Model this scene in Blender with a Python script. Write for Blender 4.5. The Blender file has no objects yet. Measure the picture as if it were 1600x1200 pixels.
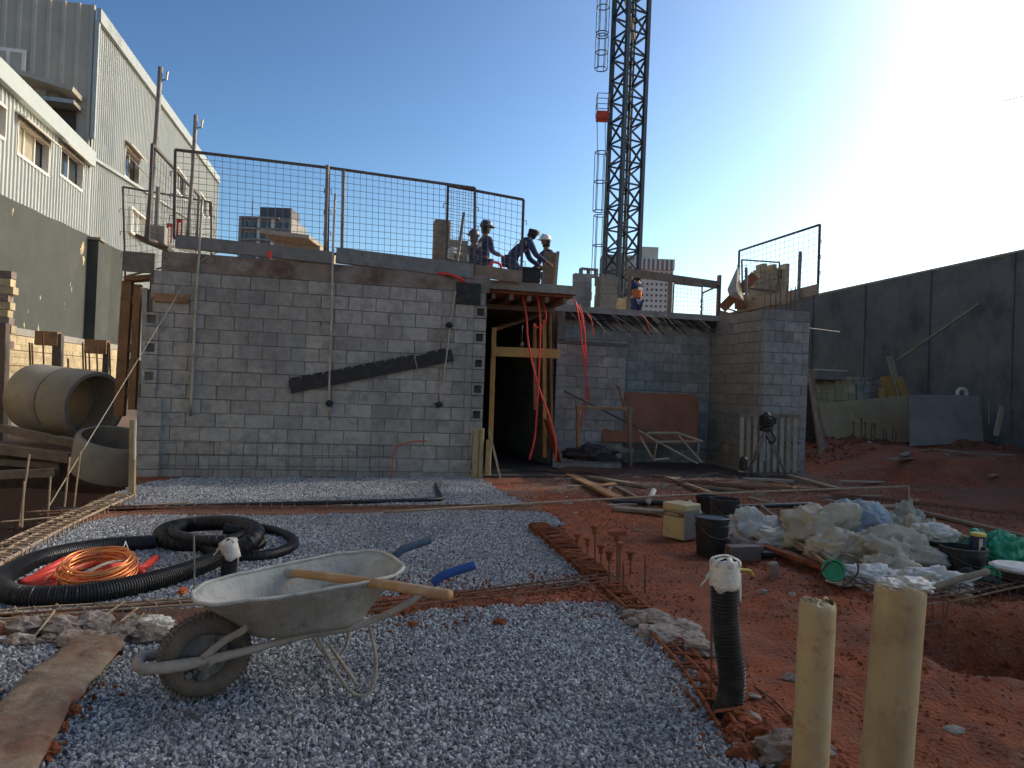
import bpy, bmesh, math, random
import numpy as np
from mathutils import Vector, Matrix, noise
random.seed(7)
R = math.radians
SC = bpy.context.scene
COL = SC.collection

# ------------------------------------------------------------------ camera, sky, sun, exposure
FP, CAMH = 1150.0, 1.42                      # focal length in photo pixels, eye height
PITCH, ROLL = math.atan(8/1150), 0.040
fwd = Vector((0, math.cos(PITCH), math.sin(PITCH)))
_r0 = Vector((1, 0, 0)); _u0 = Vector((0, -math.sin(PITCH), math.cos(PITCH)))
rgt = _r0*math.cos(ROLL) + _u0*math.sin(ROLL)
upv = _u0*math.cos(ROLL) - _r0*math.sin(ROLL)
CAM = Vector((0, 0, CAMH))
cd = bpy.data.cameras.new('camera'); cam = bpy.data.objects.new('camera', cd); COL.objects.link(cam)
cd.sensor_width = 36; cd.lens = FP/1600*36; cd.clip_end = 3000; cd.clip_start = 0.05
m = Matrix((rgt, upv, -fwd)).transposed().to_4x4(); m.translation = CAM
cam.matrix_world = m
SC.camera = cam

SUN_AZ, SUN_EL = R(61), R(32)                # azimuth clockwise from +Y
w = bpy.data.worlds.new('World'); SC.world = w; w.use_nodes = True
nt = w.node_tree; nt.nodes.clear()
sky = nt.nodes.new('ShaderNodeTexSky'); sky.sky_type = 'NISHITA'; sky.sun_disc = False
sky.sun_elevation = SUN_EL; sky.sun_rotation = SUN_AZ
sky.air_density = 1.0; sky.dust_density = 3.0; sky.ozone_density = 3.0; sky.altitude = 700
bg = nt.nodes.new('ShaderNodeBackground'); bg.inputs['Strength'].default_value = 0.10
wo = nt.nodes.new('ShaderNodeOutputWorld')
gm = nt.nodes.new('ShaderNodeGamma'); gm.inputs[1].default_value = 1.7      # photo-like contrast between the blue side and the sun side
nt.links.new(sky.outputs[0], gm.inputs[0]); tn = nt.nodes.new('ShaderNodeVectorMath'); tn.operation = 'MULTIPLY'; tn.inputs[1].default_value = (1, .955, .76)   # less violet air
nt.links.new(gm.outputs[0], tn.inputs[0]); nt.links.new(tn.outputs[0], bg.inputs[0]); nt.links.new(bg.outputs[0], wo.inputs[0])
sd = bpy.data.lights.new('sun', 'SUN'); sd.energy = 2.05; sd.angle = R(0.55); sd.color = (1.0, 0.95, 0.88)
sun = bpy.data.objects.new('sun', sd); COL.objects.link(sun)
sdir = Vector((math.sin(SUN_AZ)*math.cos(SUN_EL), math.cos(SUN_AZ)*math.cos(SUN_EL), math.sin(SUN_EL)))
sun.rotation_euler = sdir.to_track_quat('Z', 'Y').to_euler(); sun.location = (20, 10, 30)
SC.view_settings.view_transform = 'Standard'; SC.view_settings.look = 'None'
SC.view_settings.gamma = 1; SC.view_settings.use_curve_mapping = False
SC.view_settings.exposure = -0.27

# ------------------------------------------------------------------ where a picture ray meets the place
TH = R(13.5)                                  # the site grid is turned by this much
U = Vector((math.cos(TH), math.sin(TH), 0)); V = Vector((-math.sin(TH), math.cos(TH), 0)); Z3 = Vector((0, 0, 1))
def S(u, v, z=0): return U*u + V*v + Z3*z
def ray(px, py): return fwd + rgt*((px-800)/FP) + upv*((600-py)/FP)
def py_(px, py, Y): d = ray(px, py); return CAM + d*(Y/d.y)
def pg(px, py, z=0): d = ray(px, py); return CAM + d*((z-CAMH)/d.z)
def pv(px, py, v): d = ray(px, py); return CAM + d*(v/d.dot(V))
def pu(px, py, u): d = ray(px, py); return CAM + d*(u/d.dot(U))
def uv(p): return p.dot(U), p.dot(V)

# ------------------------------------------------------------------ object helpers
ORG = {}
def tag(o, label=None, cat=None, group=None, kind=None):
    if label: o['label'] = label
    if cat: o['category'] = cat
    if group: o['group'] = group
    if kind: o['kind'] = kind
    return o
def thing(name, label, cat, loc, group=None):
    o = bpy.data.objects.new(name, None); o.empty_display_size = .1; COL.objects.link(o)
    o.location = loc; ORG[o.name] = Vector(loc)
    return tag(o, label, cat, group)
def link(name, me, parent=None, loc=None, rot=None):
    o = bpy.data.objects.new(name, me); COL.objects.link(o)
    if parent: o.parent = parent
    po = ORG.get(parent.name, Vector()) if parent else Vector()
    if loc is not None: o.location = Vector(loc) - po
    if rot is not None: o.rotation_euler = rot
    ORG[o.name] = po + (Vector(loc)-po if loc is not None else Vector())
    return o
def copy_tree(o, loc=None, rz=None, label=None, parent=None, scale=None):
    c = o.copy(); COL.objects.link(c)
    if parent: c.parent = parent
    if loc is not None: c.location = loc
    if rz is not None: c.rotation_euler = (o.rotation_euler[0], o.rotation_euler[1], rz)
    if scale: c.scale = (scale,)*3
    if label: c['label'] = label
    for ch in list(o.children):
        copy_tree(ch, parent=c)
    return c
class MB:
    def __init__(s): s.v = []; s.f = []; s.smooth = False
    def add(s, vs, fs):
        n = len(s.v); s.v += [Vector(a) for a in vs]; s.f += [tuple(n+i for i in f) for f in fs]; return s
    def box(s, c, size, X=Vector((1,0,0)), Y=None, Z=Vector((0,0,1))):
        X = Vector(X).normalized(); Z = Vector(Z).normalized()
        if Y is None: Y = Z.cross(X).normalized(); Z = X.cross(Y).normalized()
        c = Vector(c); a, b, h = [k/2 for k in size]
        vs = [c + X*(i*a) + Y*(j*b) + Z*(k*h) for k in (-1,1) for j in (-1,1) for i in (-1,1)]
        return s.add(vs, [(0,2,3,1),(4,5,7,6),(0,1,5,4),(2,6,7,3),(0,4,6,2),(1,3,7,5)])
    def sbox(s, u0, u1, v0, v1, z0, z1):
        return s.box(S((u0+u1)/2, (v0+v1)/2, (z0+z1)/2), (abs(u1-u0), abs(v1-v0), abs(z1-z0)), U)
    def bar(s, a, b, w, h=None, upd=Z3):
        a = Vector(a); b = Vector(b); d = b-a; L = d.length
        if L < 1e-6: return s
        X = d/L; h = h or w
        if abs(X.dot(upd)) > .97: upd = V if abs(X.dot(V)) < .9 else U
        Y = Vector(upd).cross(X).normalized(); Z = X.cross(Y)
        return s.box((a+b)/2, (L, w, h), X, Y, Z)
    def tube(s, pts, r, n=8, cap=True, radii=None):
        pts = [Vector(p) for p in pts]; m_ = len(pts)
        if m_ < 2: return s
        T = [(pts[min(i+1,m_-1)]-pts[max(i-1,0)]).normalized() for i in range(m_)]
        a = Vector((0,0,1)) if abs(T[0].z) < .9 else Vector((1,0,0))
        N = (a - T[0]*a.dot(T[0])).normalized(); vs = []
        for i in range(m_):
            N = (N - T[i]*N.dot(T[i])).normalized(); B = T[i].cross(N)
            rr = radii[i] if radii else r
            for k in range(n):
                t = 2*math.pi*k/n; vs.append(pts[i] + (N*math.cos(t)+B*math.sin(t))*rr)
        fs = [(i*n+k, i*n+(k+1)%n, (i+1)*n+(k+1)%n, (i+1)*n+k) for i in range(m_-1) for k in range(n)]
        if cap: fs += [tuple(range(n-1,-1,-1)), tuple((m_-1)*n+k for k in range(n))]
        return s.add(vs, fs)
    def lathe(s, base, prof, n=24, axis=Z3, X=None, close=False, sq=1.0):
        base = Vector(base); A = Vector(axis).normalized()
        if X is None: X = Vector((1,0,0)) if abs(A.x) < .9 else Vector((0,1,0))
        X = (X - A*X.dot(A)).normalized(); Y = A.cross(X); vs = []
        for r_, z_ in prof:
            for k in range(n):
                t = 2*math.pi*k/n; vs.append(base + A*z_ + (X*math.cos(t)+Y*math.sin(t)*sq)*r_)
        m_ = len(prof); fs = [(i*n+k, i*n+(k+1)%n, (i+1)*n+(k+1)%n, (i+1)*n+k) for i in range(m_-1) for k in range(n)]
        if close: fs += [((m_-1)*n+k, (m_-1)*n+(k+1)%n, (k+1)%n, k) for k in range(n)]
        else:
            if prof[0][0] > 1e-4: fs.append(tuple(range(n-1,-1,-1)))
            if prof[-1][0] > 1e-4: fs.append(tuple((m_-1)*n+k for k in range(n)))
        return s.add(vs, fs)
    def mesh(s, name, org=Vector(), mats=None, smooth=False):
        me = bpy.data.meshes.new(name); me.from_pydata([tuple(a-org) for a in s.v], [], s.f)
        if smooth: me.shade_smooth()
        if mats: me.materials.append(mats)
        return me
    def build(s, name, mt, parent=None, smooth=False, loc=None, bevel=0, angle=False):
        if parent is None:
            org = Vector(loc) if loc is not None else (sum(s.v, Vector())/len(s.v))
            if loc is None: org.z = min(p.z for p in s.v)
        else: org = ORG.get(parent.name, Vector())
        me = s.mesh(name, org, mt, smooth or angle)
        if angle:
            bm = bmesh.new(); bm.from_mesh(me)
            for e in bm.edges:
                if len(e.link_faces) == 2 and e.calc_face_angle(0) > .7: e.smooth = False
            bm.to_mesh(me); bm.free()
        o = bpy.data.objects.new(name, me); COL.objects.link(o)
        if parent: o.parent = parent
        else: o.location = org
        ORG[o.name] = org
        if bevel:
            b = o.modifiers.new('bevel', 'BEVEL'); b.width = bevel; b.segments = 2; b.limit_method = 'ANGLE'
        return o
def curve_pts(ps, n=10):
    ps = [Vector(p) for p in ps]; out = []
    P = [ps[0]*2-ps[1]] + ps + [ps[-1]*2-ps[-2]]
    for i in range(1, len(P)-2):
        for k in range(n):
            t = k/n; a, b, c, d = P[i-1], P[i], P[i+1], P[i+2]
            out.append(.5*((2*b)+(c-a)*t+(2*a-5*b+4*c-d)*t*t+(3*b-a-3*c+d)*t**3))
    out.append(ps[-1]); return out

# ------------------------------------------------------------------ materials
MATS = {}
TINT = (1.05, .98, .88)                      # warm bounce light put into the base colours, offsetting the blue sky
def mat(name, col, rough=.85, var=.18, scale=5, bump=.25, bscale=60, metal=0.0, dirt=None, obj=.10, spec=.4, stretch=None, dist=.01, wstain=None):
    mt = bpy.data.materials.new(name); mt.use_nodes = True; n = mt.node_tree; N = n.nodes; L = n.links
    b = N['Principled BSDF']; b.inputs['Roughness'].default_value = rough; b.inputs['Metallic'].default_value = metal
    b.inputs['Specular IOR Level'].default_value = spec
    tc = N.new('ShaderNodeTexCoord'); oi = N.new('ShaderNodeObjectInfo')
    mul = N.new('ShaderNodeMath'); mul.operation = 'MULTIPLY'; mul.inputs[1].default_value = 37.0; L.new(oi.outputs['Random'], mul.inputs[0])
    ad = N.new('ShaderNodeVectorMath'); ad.operation = 'ADD'; L.new(tc.outputs['Object'], ad.inputs[0]); L.new(mul.outputs[0], ad.inputs[1])
    src = ad.outputs[0]
    if stretch:
        mp = N.new('ShaderNodeMapping'); mp.inputs['Scale'].default_value = stretch; L.new(src, mp.inputs[0]); src = mp.outputs[0]
    nz = N.new('ShaderNodeTexNoise'); nz.inputs['Scale'].default_value = scale; nz.inputs['Detail'].default_value = 8; nz.inputs['Roughness'].default_value = .65
    L.new(src, nz.inputs['Vector'])
    rp = N.new('ShaderNodeMapRange'); rp.inputs[1].default_value = .3; rp.inputs[2].default_value = .7
    rp.inputs[3].default_value = 1-var; rp.inputs[4].default_value = 1+var; L.new(nz.outputs[0], rp.inputs[0])
    ob = N.new('ShaderNodeMapRange'); ob.inputs[3].default_value = 1-obj; ob.inputs[4].default_value = 1+obj; L.new(oi.outputs['Random'], ob.inputs[0])
    m2 = N.new('ShaderNodeMath'); m2.operation = 'MULTIPLY'; L.new(rp.outputs[0], m2.inputs[0]); L.new(ob.outputs[0], m2.inputs[1])
    hs = N.new('ShaderNodeVectorMath'); hs.operation = 'SCALE'; hs.inputs[0].default_value = tuple(min(.85, c*k) for c, k in zip(col[:3], TINT)); L.new(m2.outputs[0], hs.inputs['Scale'])
    out = hs.outputs[0]
    if dirt:
        dl = dirt if isinstance(dirt, list) else [dirt]
        for k, (dc, amt, ds) in enumerate(dl):
            dn = N.new('ShaderNodeTexNoise'); dn.inputs['Scale'].default_value = ds; dn.inputs['Detail'].default_value = 6; dn.inputs['Roughness'].default_value = .7
            off = N.new('ShaderNodeVectorMath'); off.operation = 'ADD'; off.inputs[1].default_value = (3.1+k*5, 7.7, 1.3); L.new(src, off.inputs[0]); L.new(off.outputs[0], dn.inputs['Vector'])
            dr = N.new('ShaderNodeMapRange'); dr.inputs[1].default_value = .62-amt*.3; dr.inputs[2].default_value = .70-amt*.1; L.new(dn.outputs[0], dr.inputs[0])
            dm = N.new('ShaderNodeMath'); dm.operation = 'MULTIPLY'; dm.inputs[1].default_value = min(1, .45+amt*.6); L.new(dr.outputs[0], dm.inputs[0])
            mx = N.new('ShaderNodeMix'); mx.data_type = 'RGBA'; mx.inputs['B'].default_value = (*[min(.85, c*k) for c, k in zip(dc[:3], TINT)], 1)
            L.new(dm.outputs[0], mx.inputs['Factor']); L.new(out, mx.inputs['A']); out = mx.outputs['Result']
    if wstain:                                  # damp and dirt patches that run on over neighbouring pieces
        ge = N.new('ShaderNodeNewGeometry')
        for k, (dc, lo, hi, ds, f) in enumerate(wstain):
            mp2 = N.new('ShaderNodeMapping'); mp2.inputs['Scale'].default_value = (1, 1, .55); mp2.inputs['Location'].default_value = (k*11.3, 2.2*k, 0); L.new(ge.outputs['Position'], mp2.inputs[0])
            dn = N.new('ShaderNodeTexNoise'); dn.inputs['Scale'].default_value = ds; dn.inputs['Detail'].default_value = 7; dn.inputs['Roughness'].default_value = .68; L.new(mp2.outputs[0], dn.inputs['Vector'])
            dr = N.new('ShaderNodeMapRange'); dr.inputs[1].default_value = lo; dr.inputs[2].default_value = hi; dr.inputs[4].default_value = f; L.new(dn.outputs[0], dr.inputs[0])
            mx = N.new('ShaderNodeMix'); mx.data_type = 'RGBA'; mx.inputs['B'].default_value = (*dc, 1); L.new(dr.outputs[0], mx.inputs['Factor']); L.new(out, mx.inputs['A']); out = mx.outputs['Result']
    L.new(out, b.inputs['Base Color'])
    if bump:
        bn = N.new('ShaderNodeTexNoise'); bn.inputs['Scale'].default_value = bscale; bn.inputs['Detail'].default_value = 5; L.new(src, bn.inputs['Vector'])
        bp = N.new('ShaderNodeBump'); bp.inputs['Strength'].default_value = bump; bp.inputs['Distance'].default_value = dist
        L.new(bn.outputs[0], bp.inputs['Height']); L.new(bp.outputs[0], b.inputs['Normal'])
    MATS[name] = mt; return mt
RED = (.255,.064,.021)
M = dict(
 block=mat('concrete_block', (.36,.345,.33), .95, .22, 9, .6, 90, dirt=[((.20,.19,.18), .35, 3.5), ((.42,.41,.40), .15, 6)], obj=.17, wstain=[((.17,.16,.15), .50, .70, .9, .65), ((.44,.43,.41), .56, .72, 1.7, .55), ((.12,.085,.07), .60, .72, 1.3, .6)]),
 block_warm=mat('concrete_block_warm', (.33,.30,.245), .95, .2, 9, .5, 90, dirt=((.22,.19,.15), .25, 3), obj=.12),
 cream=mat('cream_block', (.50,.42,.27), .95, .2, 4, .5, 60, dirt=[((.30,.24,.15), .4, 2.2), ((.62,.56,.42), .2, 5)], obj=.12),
 mortar=mat('mortar', (.17,.165,.16), .95, .3, 8, .6, 70, dirt=((.25,.24,.22), .3, 6)),
 band=mat('stained_lintel', (.25,.21,.19), .95, .25, 4, .5, 50, dirt=[((.10,.045,.03), .55, 2.4), ((.30,.27,.24), .2, 5)]),
 dark_mortar=mat('weathered_mortar', (.16,.155,.15), .95, .3, 8, .5, 70),
 concrete=mat('concrete', (.30,.29,.27), .95, .18, 3, .5, 50, dirt=[((.17,.15,.13), .35, 2), ((.40,.38,.35), .2, 4)]),
 pipe_concrete=mat("pipe_concrete", (.30,.285,.26), .9, .15, 3, .35, 40, dirt=((.22,.20,.17), .35, 2.0)),
 steel=mat('grey_steel', (.20,.20,.205), .55, .2, 8, .15, 60, .35, dirt=[((.30,.28,.26), .3, 5), ((.14,.07,.045), .2, 7)]),
 rail=mat('rail_steel', (.13,.11,.105), .6, .2, 12, .1, 60, .4, dirt=((.16,.07,.04), .4, 8)),
 galv=mat('galvanised', (.36,.35,.34), .45, .15, 10, .1, 60, .6, dirt=((.25,.17,.13), .3, 6)),
 wire=mat('mesh_wire', (.15,.14,.135), .6, .15, 9, 0, 60, .3),
 rebar=mat('rusty_rebar', (.165,.085,.055), .85, .3, 20, .4, 200, .2, dirt=((.30,.22,.15), .3, 9)),
 rebar_pale=mat('dusty_rebar', (.36,.28,.20), .85, .25, 20, .3, 200, .1, dirt=((.22,.10,.06), .35, 7)),
 crane=mat('crane_paint', (.020,.034,.048), .5, .15, 3, 0, 30, .2),
 red_paint=mat('red_paint', (.50,.06,.03), .6, .15, 5, .1),
 wood=mat('formwork_timber', (.33,.19,.10), .85, .25, 5, .4, 40, stretch=(1,1,1), dirt=((.17,.10,.06), .4, 4)),
 wood_y=mat('yellow_timber', (.46,.27,.09), .8, .18, 5, .3, 40, dirt=((.28,.15,.06), .3, 4)),
 wood_g=mat('grey_timber', (.25,.20,.155), .9, .25, 6, .4, 40, dirt=((.14,.10,.08), .35, 5)),
 wood_p=mat('pale_timber', (.38,.32,.25), .9, .2, 6, .3, 40, dirt=((.25,.18,.13), .3, 5)),
 ply=mat('tan_plywood', (.38,.29,.17), .8, .12, 2.5, .15, 40, dirt=[((.25,.18,.11), .3, 2), ((.45,.37,.25), .2, 4)]),
 ply_r=mat('red_plywood', (.27,.10,.052), .7, .15, 3, .15, 40, dirt=((.16,.06,.04), .35, 2.5)),
 ply_g=mat('grey_board', (.23,.215,.20), .85, .15, 2.5, .2, 40, dirt=[((.13,.13,.13), .35, 1.8), ((.28,.28,.28), .2, 3)]),
 hoard=mat('dark_hoarding', (.125,.130,.125), .85, .22, .8, .3, 8, dirt=[((.13,.135,.13), .35, .5), ((.05,.06,.06), .4, .9)], dist=.03, wstain=[((.17,.165,.155), .52, .70, .5, .5), ((.045,.05,.05), .52, .68, 1.4, .5)]),
 coping=mat('coping', (.34,.33,.31), .8, .15, 4, .2),
 siding=mat('metal_siding', (.40,.445,.46), .55, .06, 1.2, .05, 20, 0, dirt=((.31,.38,.42), .25, .6)),
 siding_trim=mat('siding_trim', (.37,.42,.43), .5, .06, 2, 0),
 siding_dark=mat('metal_siding_shaded', (.40,.375,.33), .6, .1, 1.2, .05, 20, 0, dirt=((.31,.28,.24), .3, .7)),  # browner copy of the siding, the end wall's shade put into its colour
 paintwall=mat('painted_wall', (.060,.068,.064), .9, .15, 1.3, .2, 20, dirt=[((.085,.088,.08), .3, .9), ((.60,.57,.48), -.22, 3.2)]),
 glass=mat('window_glass', (.035,.045,.055), .12, .1, 2, 0, 10, 0, spec=.6),
 blind=mat('window_blind', (.62,.60,.50), .7, .08, 2, .1),
 white=mat('white_paint', (.74,.73,.70), .6, .1, 6, .05, dirt=((.5,.47,.42), .2, 5)),
 earth=mat('red_earth', RED, .95, .35, 3.5, 1.0, 45, dirt=[((.115,.042,.024), .5, 1.3), ((.25,.13,.08), .30, 5), ((.27,.10,.055), .3, .7)], dist=.03),
 clod=mat('earth_clod', (.22,.068,.028), .95, .3, 10, .8, 60, obj=.35, dirt=((.12,.048,.03), .3, 8)),
 clod_g=mat('rubble', (.26,.225,.20), .95, .3, 8, .8, 60, obj=.3, dirt=((.20,.085,.05), .4, 5)),
 pit=mat('pit_earth', (.085,.055,.042), .95, .35, 3, 1.0, 30, dirt=((.14,.09,.07), .3, 2), dist=.03),
 stone=mat("gravel_stone", (.33,.355,.395), .8, .35, 30, .5, 200, obj=.65, dirt=((.20,.215,.25), .35, 40), wstain=[((.20,.125,.09), .56, .72, 1.2, .5), ((.15,.16,.18), .50, .66, .55, .5)]),
 black=mat('black_plastic', (.016,.016,.018), .42, .2, 8, .1, 60, dirt=((.07,.058,.05), .25, 9)),
 black_d=mat('dusty_black_plastic', (.022,.021,.022), .6, .25, 8, .2, 60, dirt=((.08,.06,.05), .4, 9)),
 cond=mat('red_conduit', (.62,.05,.03), .45, .1, 10, .05),
 hose=mat('red_hose', (.72,.06,.05), .42, .1, 8, .03),
 orange=mat('orange_conduit', (.60,.13,.03), .5, .12, 8, .1),
 copper=mat('copper_wire', (.80,.33,.13), .38, .15, 8, 0, metal=.75),
 pvc=mat("cream_pvc", (.37,.305,.175), .5, .07, 3, .06, 90, dirt=[((.27,.19,.115), .45, 4), ((.19,.085,.05), .22, 14), ((.40,.35,.24), .2, 7)]),
 tape=mat('white_tape', (.66,.65,.62), .6, .12, 25, .5, 60, dirt=((.40,.36,.31), .3, 14)),
 tray=mat('concrete_caked_steel', (.27,.26,.235), .7, .28, 5, .5, 60, .15, dirt=[((.19,.145,.115), .6, 3.2), ((.42,.40,.36), .35, 5), ((.10,.10,.10), .2, 7)]),
 tray_in=mat('concrete_smeared_inside', (.44,.45,.43), .8, .2, 6, .5, 60, dirt=[((.30,.27,.22), .35, 4), ((.17,.18,.18), .3, 6)]),
 barrow=mat('dusty_frame', (.30,.265,.235), .85, .22, 9, .5, 60, dirt=[((.38,.35,.32), .4, 9), ((.17,.09,.06), .25, 12)]),
 tyre=mat('dusty_tyre', (.12,.098,.082), .9, .3, 9, .5, 90, dirt=((.16,.12,.095), .55, 7)),
 hub=mat('caked_rim', (.19,.175,.165), .95, .3, 10, .9, 50, dirt=((.10,.09,.085), .4, 8)),
 handle=mat('shovel_handle', (.40,.24,.12), .75, .15, 4, .2, 50, dirt=[((.45,.40,.33), .45, 5)]),
 blue=mat('blue_grip', (.02,.065,.26), .45, .12, 8, .05),
 blue_d=mat('worn_blue_grip', (.05,.085,.14), .6, .15, 8, .1, dirt=((.2,.2,.2), .3, 9)),
 bag_c=mat('beige_sheet', (.46,.42,.34), .75, .15, 7, .4, 25, dirt=((.33,.25,.18), .3, 5)),
 bag_b=mat('blue_sheet', (.235,.30,.37), .6, .15, 7, .4, 25, dirt=((.33,.30,.26), .25, 6)),
 bag_w=mat('white_bag', (.55,.56,.55), .5, .15, 9, .5, 25, dirt=((.38,.33,.28), .3, 7)),
 bag_g=mat('greyish_sack', (.37,.355,.30), .8, .15, 8, .4, 25, dirt=((.26,.19,.14), .35, 5)),
 cyan=mat('cyan_plastic', (.12,.42,.52), .5, .1, 8, .2),
 green=mat('green_plastic', (.02,.30,.16), .45, .15, 9, .2),
 yellow=mat('yellow_plastic', (.55,.42,.06), .5, .1),
 navy=mat('navy_label', (.035,.035,.10), .5, .1),
 tin=mat('cream_tin', (.48,.40,.22), .55, .12, 7, .1, dirt=((.30,.17,.09), .25, 8)),
 band_dk=mat('tin_band', (.13,.105,.06), .6, .1),
 ink=mat('tin_lettering', (.42,.36,.22), .6, .1),
 cloth=mat("mud_stained_sheeting", (.22,.17,.125), .9, .22, 5, .6, 45, dirt=[((.17,.060,.035), .85, 2.6), ((.33,.28,.20), .5, 5), ((.08,.05,.04), .35, 9)], dist=.012),
 overall=mat('navy_overalls', (.035,.048,.12), .9, .2, 9, .3, 60),
 overall_l=mat('blue_overalls', (.05,.07,.22), .9, .2, 9, .3, 60),
 vest=mat('orange_vest', (.62,.17,.04), .8, .12, 9, .2),
 skin=mat('skin', (.22,.11,.07), .6, .08, 9, .1),
 helmet=mat('white_helmet', (.75,.74,.72), .35, .05, 9, 0),
 helmet_d=mat('dark_helmet', (.05,.06,.10), .4, .05, 9, 0),
 beard=mat('dark_cloth', (.03,.03,.035), .9, .1),
 tower_w=mat('white_tower_wall', (.66,.64,.60), .8, .06, .3, 0),
 tower_g=mat('grey_tower_wall', (.26,.26,.27), .8, .1, .3, 0),
 tower_d=mat('dark_tower_wall', (.085,.09,.105), .6, .1, .3, 0),
 roof_t=mat('pale_brown_roof', (.36,.31,.26), .9, .1, 1, .1),
 slab=mat('slab_edge', (.33,.31,.285), .95, .2, 5, .6, 40, dirt=((.20,.16,.13), .4, 3)),
 dark=mat('dark_room', (.05,.042,.038), .95, .2, 3, .2),  # near-black colour stands in for the darkness of unlit interiors
 net=mat('black_netting', (.03,.032,.035), .9, .3, 20, .5, 90),
 rope=mat('pale_rope', (.42,.38,.31), .9, .1, 30, .2),
)

# ------------------------------------------------------------------ ground
_rng = np.random.RandomState(3); _lat = _rng.rand(256, 256)
def vnoise(x, y, s):
    x = np.asarray(x)*s; y = np.asarray(y)*s; xi = np.floor(x).astype(int); yi = np.floor(y).astype(int)
    fx = x-xi; fy = y-yi; fx = fx*fx*(3-2*fx); fy = fy*fy*(3-2*fy)
    g = lambda a, b: _lat[(xi+a) % 256, (yi+b) % 256]
    return (g(0,0)*(1-fx)+g(1,0)*fx)*(1-fy) + (g(0,1)*(1-fx)+g(1,1)*fx)*fy - .5
def sst(a, b, x): t = np.clip((x-a)/(b-a), 0, 1); return t*t*(3-2*t)
def inpoly(x, y, poly):
    x = np.asarray(x); y = np.asarray(y); r = np.zeros(x.shape, bool); n = len(poly)
    for i in range(n):
        x0, y0 = poly[i]; x1, y1 = poly[(i+1) % n]
        c = ((y0 > y) != (y1 > y)) & (x < (x1-x0)*(y-y0)/((y1-y0) or 1e-9)+x0); r ^= c
    return r
def gp(lst): return [(p.x, p.y) for p in (pg(a, b, .03) for a, b in lst)]
PAD_A = gp([(160,786),(200,764),(240,752),(300,746),(500,746),(745,744),(770,760),(800,775),(835,788),(690,789),(400,792)])
PAD_B = gp([(-60,890),(0,872),(60,840),(120,818),(185,802),(400,803),(600,800),(700,797),(835,797),(862,802),(880,816),(868,824),(840,826),(852,845),(880,862),(905,888),(930,908),(880,914),(780,918),(640,925),(560,932),(330,945),(180,950),(0,955),(-80,956)])
PAD_C = gp([(-160,1010),(0,1000),(70,1005),(100,1030),(160,1030),(200,1000),(240,985),(400,972),(560,966),(700,952),(830,945),(900,940),(960,938),(1000,952),(1040,965),(1050,985),(1085,1005),(1045,1020),(1075,1045),(1098,1075),(1108,1110),(1120,1150),(1170,1165),(1200,1230),(1230,1400),(1260,1900),(-800,1900),(-400,1200)])
PADS = [PAD_A, PAD_B, PAD_C]
EDGE = [(1.0,-3.9),(4.2,-3.95),(pg(0,868).y,pg(0,868).x-.02),(pg(190,776).y,pg(190,776).x),(10.2,-5.15),(11.6,-5.2)]
def edge_x(y): return np.interp(y, [e[0] for e in EDGE], [e[1] for e in EDGE])
HOLE = pg(1590, 1015)
def height(x, y):
    x = np.asarray(x, float); y = np.asarray(y, float)
    z = .05*vnoise(x, y, .9) + .035*vnoise(x, y, 3.1) + .018*vnoise(x+9, y, 8.3) + .01*vnoise(x, y+5, 21) + .01
    near = np.clip(1-(np.abs(x)+np.abs(y-8)-20)/10, 0, 1); z = z*near
    pad = np.zeros(x.shape, bool)
    for P in PADS: pad |= inpoly(x, y, P)
    z = np.where(pad, np.minimum(z, -.02)-.0, z)
    # bands with reinforcement between the pads lie a little low
    xl = x < 1.3 + .0*y
    band = ((y > 4.25) & (y < 9.5) & (x < .8) & (x > -4.2)) & ~pad
    z = np.where(band, z*.35+.022, z)
    e = edge_x(y)
    pit = sst(0, .35, e-x)*sst(12.6, 12.0, y)*sst(-12, -10, x)*sst(.2, 1.2, y)
    z = z - 1.45*pit + pit*.25*vnoise(x, y, 1.7)
    # mound of dug earth on the right, by the dark hoarding
    uu = x*math.cos(TH)+y*math.sin(TH); vv = -x*math.sin(TH)+y*math.cos(TH)
    md = sst(8.4, 11.2, uu)*sst(8.5, 11.0, vv)*sst(40, 18, vv)
    z = z + md*(.52 + .35*vnoise(x, y, .6) + .22*vnoise(x, y, 1.6) + .10*vnoise(x, y, 4.5))
    hx = sst(.75, .3, np.abs(x-HOLE.x-.15)/1.25)*sst(.9, .45, np.abs(y-HOLE.y)/.75)
    z = z - .42*hx
    rim = sst(1.3, .9, np.abs(x-HOLE.x)/1.25)*sst(1.5, 1.0, np.abs(y-HOLE.y)/.75)*(1-hx)
    z = z + .05*rim + .04*rim*vnoise(x, y, 6)
    return z
def H(x, y): return float(height(np.array([x]), np.array([y]))[0])
def nonuni(a, b, lo, hi, step, grow=1.28):
    c = list(np.arange(a, b+1e-6, step)); s = step; v = a
    left = []
    while v > lo: s *= grow; v -= s; left.append(v)
    s = step; v = b; right = []
    while v < hi: s *= grow; v += s; right.append(v)
    return np.array(left[::-1]+c+right)
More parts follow.
